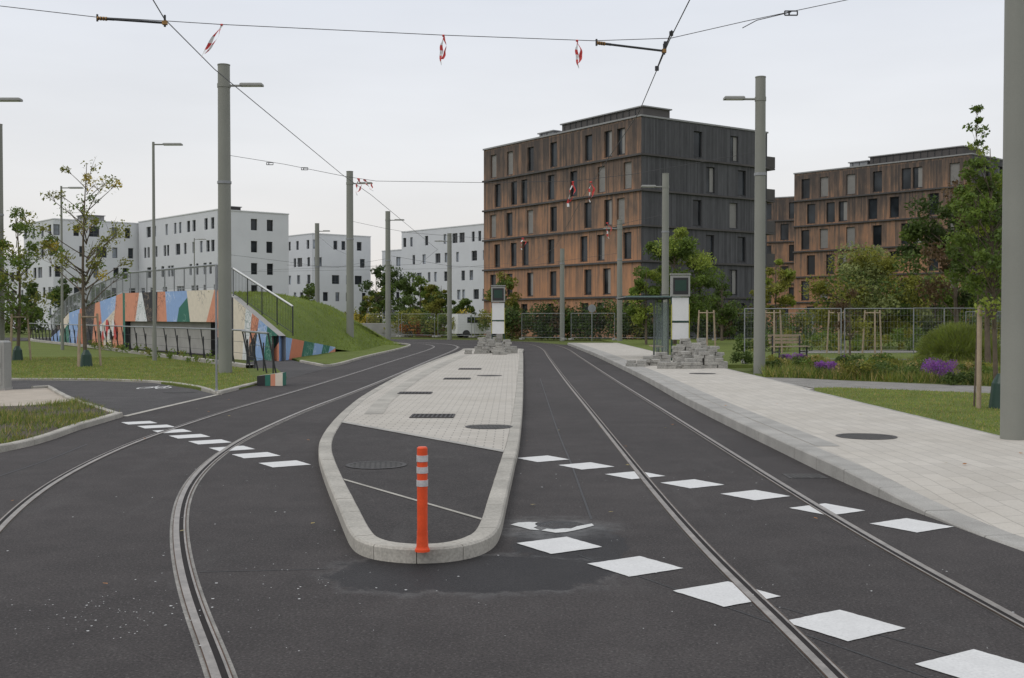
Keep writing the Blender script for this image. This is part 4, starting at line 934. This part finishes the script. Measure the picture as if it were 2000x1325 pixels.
g=AY(1156,650,84); mb=MB(); mb.cyl((0,0,0),(0,0,2.6),.03,m_galv,n=8); mb.cyl((0,-.03,2.45),(0,-.01,2.45),.3,m_galv,n=20); thing('traffic_sign','round traffic sign seen from behind by fence','sign',mb,(g[0],84,0))
# ================= VEGETATION ==================
GT='young street trees'
AUT=[('yellow',1),('olive',5),('green',3)]
g=G(168,718); tree('slender young tree with sparse yellowing leaves beside railing',g[0],g[1],7.7,4.9,1.9,2.6,2100,.058,AUT,.085,40,.20,lean=.01,group=GT)
g=G(34,706); tree('young tree with orange and green leaves on lawn',g[0],g[1],6.5,3.9,1.9,2.3,5200,.065,[('green',6),('olive',3),('yellow',.8),('orange',.3)],.08,34,.26,group=GT)
g=G(-70,712); tree('young tree with green and yellow leaves',g[0],g[1],6,3.6,1.7,2,2600,.07,[('green',3),('olive',3),('orange',.4)],.08,22,.26,group=GT)
def stakes(x,y,h,label,z=0,r=.45,n=3):
    t=thing('tree_support',label,'tree stake',None,(x,y,z),group='wooden tree stakes')
    for k in range(n):
        a=2*math.pi*k/n+.4; mb=MB(); mb.cyl((math.cos(a)*r*1.1,math.sin(a)*r*1.1,0),(math.cos(a)*r*.85,math.sin(a)*r*.85,h),.04,m_stake,n=8); part(t,'stake',mb,True)
        b=2*math.pi*(k+1)/n+.4; mb=MB(); mb.cyl((math.cos(a)*r*.87,math.sin(a)*r*.87,h-.12),(math.cos(b)*r*.87,math.sin(b)*r*.87,h-.12),.025,m_stake,n=6)
        part(t,'crossbar',mb,True)
def bag(x,y,z=0):
    mb=MB(); mb.cyl((0,0,0),(0,0,.45),.22,m_green,.17,n=14); mb.cyl((0,0,.45),(0,0,.62),.17,m_green,.08,n=14); thing('watering_bag','dark green watering bag around tree base','watering bag',mb,(x,y,z),group='tree watering bags',smooth=True)
for px,py in ((168,718),(34,706)):
    g=G(px,py); stakes(g[0],g[1],1.9,'three pale wooden stakes around young tree'); bag(g[0]+.05,g[1]-.1)
g=G(1946,797,.13); xr,yr=g
tree('tall slender young maple with green leaves beside pole',xr,yr,5.0,3.1,.80,1.5,5200,.045,[('green',5),('lime',1),('mid',4)],.05,44,.30,z=.13,lean=-.03)
tree('leafy leader shoot above young maple',xr-.28,yr+.3,5.75,4.6,.20,1.05,700,.042,[('green',3),('lime',1),('mid',2)],.018,18,.6,z=.13)
for dx,dy in ((-.36,-.1),(-.02,-.55)):
    mb=MB(); mb.cyl((0,0,0),(dx*.1+.05,.02,1.85),.042,m_stake,n=10); thing('tree_stake','pale round wooden stake beside young maple','tree stake',mb,(xr+dx,yr+dy,.13),group='wooden tree stakes',smooth=True)
bag(xr+.05,yr-.1,.13)
g=AY(1872,715,41.5); tree('dark reddish leaved tree behind fence',g[0],g[1],7.2,4.6,1.95,2.4,13000,.085,[('purple',3),('dark',3),('mid',4),('green',2)],.11,48,.30,z=.1,lean=-.02)
g=AY(1930,715,36); tree('dense green tree beside dark reddish tree',g[0],g[1],6.6,4.1,1.35,2.2,11000,.075,[('green',5),('mid',5),('lime',1)],.1,42,.32,z=.1)
g=AY(1700,690,62); tree('rounded olive green tree in park',g[0],g[1],6.1,3.1,3.2,2.6,18000,.10,[('sage',4),('mid',2),('olive',3)],.13,56,.30,z=.08)
g=AY(1825,690,66); tree('small bushy green tree in park',g[0],g[1],4.2,2.4,2.0,1.7,7000,.11,[('green',3),('sage',2),('olive',1)],.1,28,.35,z=.08)
g=AY(1318,680,72); tree('bright green tree before timber building',g[0],g[1],7.9,4.5,2.6,3.1,14000,.10,[('green',4),('lime',2),('mid',3)],.14,46,.29)
g=AY(1262,680,70); tree('slim green tree before timber building',g[0],g[1],5.2,3.2,1.2,2.0,3400,.10,[('green',3),('lime',2)],.09,22,.36)
g=AY(1515,690,66); tree('small yellow green tree behind fence',g[0],g[1],5.6,3.3,1.3,2.0,3000,.10,[('olive',3),('lime',2)],.08,22,.34,z=.08)
g=AY(1660,690,50); tree('small red leaved sapling by bench',g[0],g[1],3.2,1.8,.8,1.1,1300,.07,[('purple',2),('olive',3)],.05,16,.34,z=.08)
for px,Y,H,k in ((735,150,9.5,'dark'),(765,155,10.2,'dark'),(800,120,7.0,'mid'),(822,118,6.2,'green'),(845,112,5.4,'olive'),(862,108,5.2,'olive'),(905,104,4.2,'green'),(718,108,4.2,'olive'),(600,98,5.3,'green'),(985,100,6.2,'olive'),(1410,82,5.0,'mid'),(60,120,6,'mid'),(130,110,6.5,'dark'),(195,118,5.8,'mid')):
    g=AY(px,660,Y); tree('leafy park tree with '+{'dark':'dark green','mid':'green','green':'fresh green','olive':'olive','yellow':'yellow autumn'}[k]+' crown',g[0],g[1],H,H*.52,H*.25,H*.42,3600,.13*(Y/110),[(k,4),('mid',2),('green',1)],.12,28,.34,group='distant park trees')
def hedge(label,a,b,h,w,n,leaf,kinds,nc=60,name='hedge',z=0):
    a=np.array(a);b=np.array(b); C=[];R=[];K=[]
    d_=(b-a)/np.linalg.norm(b-a); nn=np.array([-d_[1],d_[0]])
    for i in range(nc):
        p=a+(b-a)*random.random()+nn*random.uniform(-w/2,w/2); C.append((p[0]-a[0],p[1]-a[1],h*random.uniform(.2,.85))); R.append(h*random.uniform(.2,.42)); K.append(random.choices(range(len(kinds)),[k[1] for k in kinds])[0])
    V,mi=leaves(C,R,n,leaf,K,1.0); V[:,2]=np.abs(V[:,2]); return thing(name,label,'hedge',npmesh(name,V,4,mi,[LG[k[0]] for k in kinds]),(a[0],a[1],z))
hedge('dark mixed hedge before timber apartment block',(-.5,91),(19,86.5),2.8,2.2,26000,.13,[('mid',3),('dark',3),('olive',1),('purple',.9)],180)
hedge('green shrubs behind construction fence',(19,90),(52,84),2.5,3,18000,.14,[('mid',3),('olive',2),('green',2)],150)
hedge('low green shrubs behind the fence',(11,56),(28,58),1.2,2.2,9000,.08,[('mid',3),('olive',2),('green',2)],110)
hedge('autumn coloured shrubs beside road bend',(-17,108),(-2,99),2.2,2.5,11000,.14,[('olive',3),('yellow',.7),('green',3),('orange',.3)],80)
hedge('green shrubs beyond railing',(-75,128),(-20,112),2.6,3,12000,.17,[('mid',3),('green',1),('dark',2)],110)
hedge('low ground shrubs along trench wall',(rb[0][0]-.8,rb[0][1]-.6),(rb[4][0],rb[4][1]-.9),.5,.35,1500,.05,[('green',2),('olive',1)],60,'low_shrubs')
def wood(a,b,h,n,nc=90):
    a=np.array(a,float);b=np.array(b,float); C=[];R=[];K=[]
    for i in range(nc):
        p=a+(b-a)*random.random(); C.append((p[0],p[1]+random.uniform(-6,6),h*random.uniform(.15,.8))); R.append(h*random.uniform(.2,.38)); K.append(random.randrange(3))
    V,mi=leaves(C,R,n,.75,K,1.0); V[:,2]=np.abs(V[:,2]); o=obj('distant_wood',npmesh('distant_wood',V,4,mi,[LG['mid'],LG['dark'],LG['olive']])); o['kind']='stuff'; o['label']='far-off band of trees'
wood((-260,300),(-20,290),10,14000,160); wood((-20,290),(330,300),10,14000,160)
# ornamental grass: fine leaf blades through a dome
g=AY(1872,716,38); n=15000
d3=rng.normal(0,1,(n,3)); d3[:,2]=np.abs(d3[:,2]); d3/=np.linalg.norm(d3,axis=1)[:,None]; rad=rng.uniform(.72,1.04,n)**.7
cen=d3*rad[:,None]*np.array([1.45,1.2,1.38]); cen[:,2]=np.maximum(cen[:,2],.04)
dirn=d3*np.array([1,1,.3])+np.stack([rng.normal(0,.25,n),rng.normal(0,.25,n),rng.uniform(.1,.9,n)*(d3[:,2]>.35)-.5*(d3[:,2]<=.35)],1); dirn/=np.linalg.norm(dirn,axis=1)[:,None]
sd=np.cross(dirn,rng.normal(0,1,(n,3))); sd/=np.linalg.norm(sd,axis=1)[:,None]; ln_=rng.uniform(.09,.2,n)[:,None]
VV=np.stack([cen-dirn*ln_-sd*.008,cen-dirn*ln_+sd*.008,cen+dirn*ln_+sd*.003,cen+dirn*ln_-sd*.003],1); VV[:,:,2]=np.maximum(VV[:,:,2],0)
thing('ornamental_grass','large rounded clump of green ornamental grass by fence','plant',npmesh('ornamental_grass',VV.reshape(-1,3),4,rng.integers(0,3,n),[LG['lime'],LG['sage'],LG['grass']]),(g[0],38,.1))
for px,py,rx in ((1537,713,.27),(1562,712,.28),(1613,737,.32),(1648,716,.28),(1836,748,.46)):
    g=G(px,py,.12); bush('flowering_plant','low cushion of violet asters in garden bed','plant',g[0],g[1],rx,rx*1.4,1900,.024,[('violet',5),('mid',1.5)],.12,16,group='violet aster cushions')
for i,(px,py,rx,rz,k) in enumerate([(1500,728,.5,.35,'mid'),(1520,720,.4,.4,'olive'),(1580,726,.5,.45,'green'),(1680,742,.7,.55,'olive'),(1705,738,.55,.55,'green'),(1745,735,.5,.45,'olive'),(1770,742,.55,.4,'mid'),(1800,735,.5,.5,'green'),(1870,752,.5,.3,'mid'),(1900,735,.5,.4,'olive'),(1660,724,.5,.5,'mid'),(1720,722,.5,.5,'green'),(1600,716,.4,.4,'olive'),(1450,716,.4,.5,'mid'),(1930,745,.45,.4,'green')]):
    g=G(px,py,.12); bush('garden_plant','low leafy '+{'mid':'green','olive':'olive','green':'bright green','orange':'rusty autumn'}[k]+' plant in garden bed','plant',g[0],g[1],rx,rz,1300,.04,[(k,3),('mid',1),('straw',.5)],.12,11,group='low garden bed plants')
for px,py in ((1380,690),(1635,690),(1510,690),(1705,688)): g=AY(px,py,52); stakes(g[0],g[1],2.0,'pale wooden tree stakes in park',.1)
# chips and fallen leaves
n=330; xs=np.concatenate([rng.normal(-2.35,.35,80),rng.normal(-1.4,.5,50),rng.uniform(-4,3,200)]); ys=np.concatenate([rng.normal(6.6,.25,80),rng.normal(7.3,.5,50),rng.uniform(5.8,14,200)])
sz=rng.uniform(.002,.006,n)*rng.choice([1,1,1,1.8],n); a_=rng.uniform(0,6.28,n); V=np.zeros((n,4,3))
for k in range(4): V[:,k]=np.stack([xs+np.cos(a_+k*1.57)*sz*rng.uniform(.6,1.4,n),ys+np.sin(a_+k*1.57)*sz,np.full(n,.011)],1)
o=obj('paint_chips',npmesh('paint_chips',V.reshape(-1,3),4,np.zeros(n,int),[m_white])); o['kind']='stuff'; o['label']='small white paint chips on asphalt'
n=50; xs=rng.uniform(-6,6,n); ys=rng.uniform(7,24,n); a_=rng.uniform(0,6.28,n); V=np.zeros((n,4,3))
for k in range(4): V[:,k]=np.stack([xs+np.cos(a_+k*1.57)*(.03 if k%2 else .018),ys+np.sin(a_+k*1.57)*(.03 if k%2 else .018),np.where(xs>3.4,.165,.02)+rng.uniform(0,.01,n)],1)
o=obj('fallen_leaves',npmesh('fallen_leaves',V.reshape(-1,3),4,rng.integers(0,2,n),[LG['orange'],LG['straw']])); o['kind']='stuff'; o['label']='scattered fallen autumn leaves'
# ================= WORLD, SUN, CAMERA ==================
w=bpy.data.worlds.new('World'); scn.world=w; w.use_nodes=True; nt=w.node_tree; nt.nodes.clear()
out=nt.nodes.new('ShaderNodeOutputWorld'); sky=nt.nodes.new('ShaderNodeTexSky'); sky.sky_type='NISHITA'; sky.sun_disc=False
SE,SR=math.radians(48),math.radians(-60); sky.sun_elevation=SE; sky.dust_density=3
b1=nt.nodes.new('ShaderNodeBackground'); b1.inputs[1].default_value=.06; nt.links.new(sky.outputs[0],b1.inputs[0])
tc=nt.nodes.new('ShaderNodeTexCoord'); sx=nt.nodes.new('ShaderNodeSeparateXYZ'); nt.links.new(tc.outputs['Generated'],sx.inputs[0])
cr=nt.nodes.new('ShaderNodeValToRGB'); nt.links.new(sx.outputs[2],cr.inputs[0]); el=cr.color_ramp.elements
el[0].position=0; el[0].color=(.88,.82,.76,1); el[1].position=.30; el[1].color=(.77,.81,.89,1)
x=el.new(.07); x.color=(.85,.835,.82,1); x=el.new(.15); x.color=(.85,.865,.89,1); x=el.new(.9); x.color=(.92,.95,1,1)
mp=nt.nodes.new('ShaderNodeMapping'); mp.inputs['Scale'].default_value=(1,1,5); nt.links.new(tc.outputs['Generated'],mp.inputs[0])
nz=nt.nodes.new('ShaderNodeTexNoise'); nz.inputs['Scale'].default_value=2.2; nz.inputs['Detail'].default_value=5; nt.links.new(mp.outputs[0],nz.inputs[0])
mr=nt.nodes.new('ShaderNodeMapRange'); mr.inputs[1].default_value=.3; mr.inputs[2].default_value=.7; mr.inputs[3].default_value=.94; mr.inputs[4].default_value=1.06; nt.links.new(nz.outputs[0],mr.inputs[0])
b2=nt.nodes.new('ShaderNodeBackground'); nt.links.new(cr.outputs[0],b2.inputs[0]); nt.links.new(mr.outputs[0],b2.inputs[1])
ms=nt.nodes.new('ShaderNodeMixShader'); ms.inputs[0].default_value=.94; nt.links.new(b1.outputs[0],ms.inputs[1]); nt.links.new(b2.outputs[0],ms.inputs[2]); nt.links.new(ms.outputs[0],out.inputs[0])
sl=bpy.data.lights.new('sun','SUN'); sl.energy=.75; sl.angle=math.radians(25); sl.color=(1,.95,.88); so=bpy.data.objects.new('sun',sl); COL.objects.link(so)
az=SR; dirv=Vector((math.sin(az)*math.cos(SE),-abs(math.cos(az))*math.cos(SE)*1.0,math.sin(SE)))
sky.sun_rotation=math.atan2(dirv.x,dirv.y)
so.rotation_euler=dirv.to_track_quat('Z','Y').to_euler()
cam=bpy.data.cameras.new('camera'); cam.sensor_width=36; cam.lens=36*FPX/2000; cam.clip_end=6000; cam.clip_start=.1
co=bpy.data.objects.new('camera',cam); COL.objects.link(co); co.location=(0,0,EYE); co.rotation_euler=(math.pi/2-PITCH,0,0); scn.camera=co
scn.view_settings.view_transform='Standard'; scn.view_settings.look='None'; scn.view_settings.exposure=0
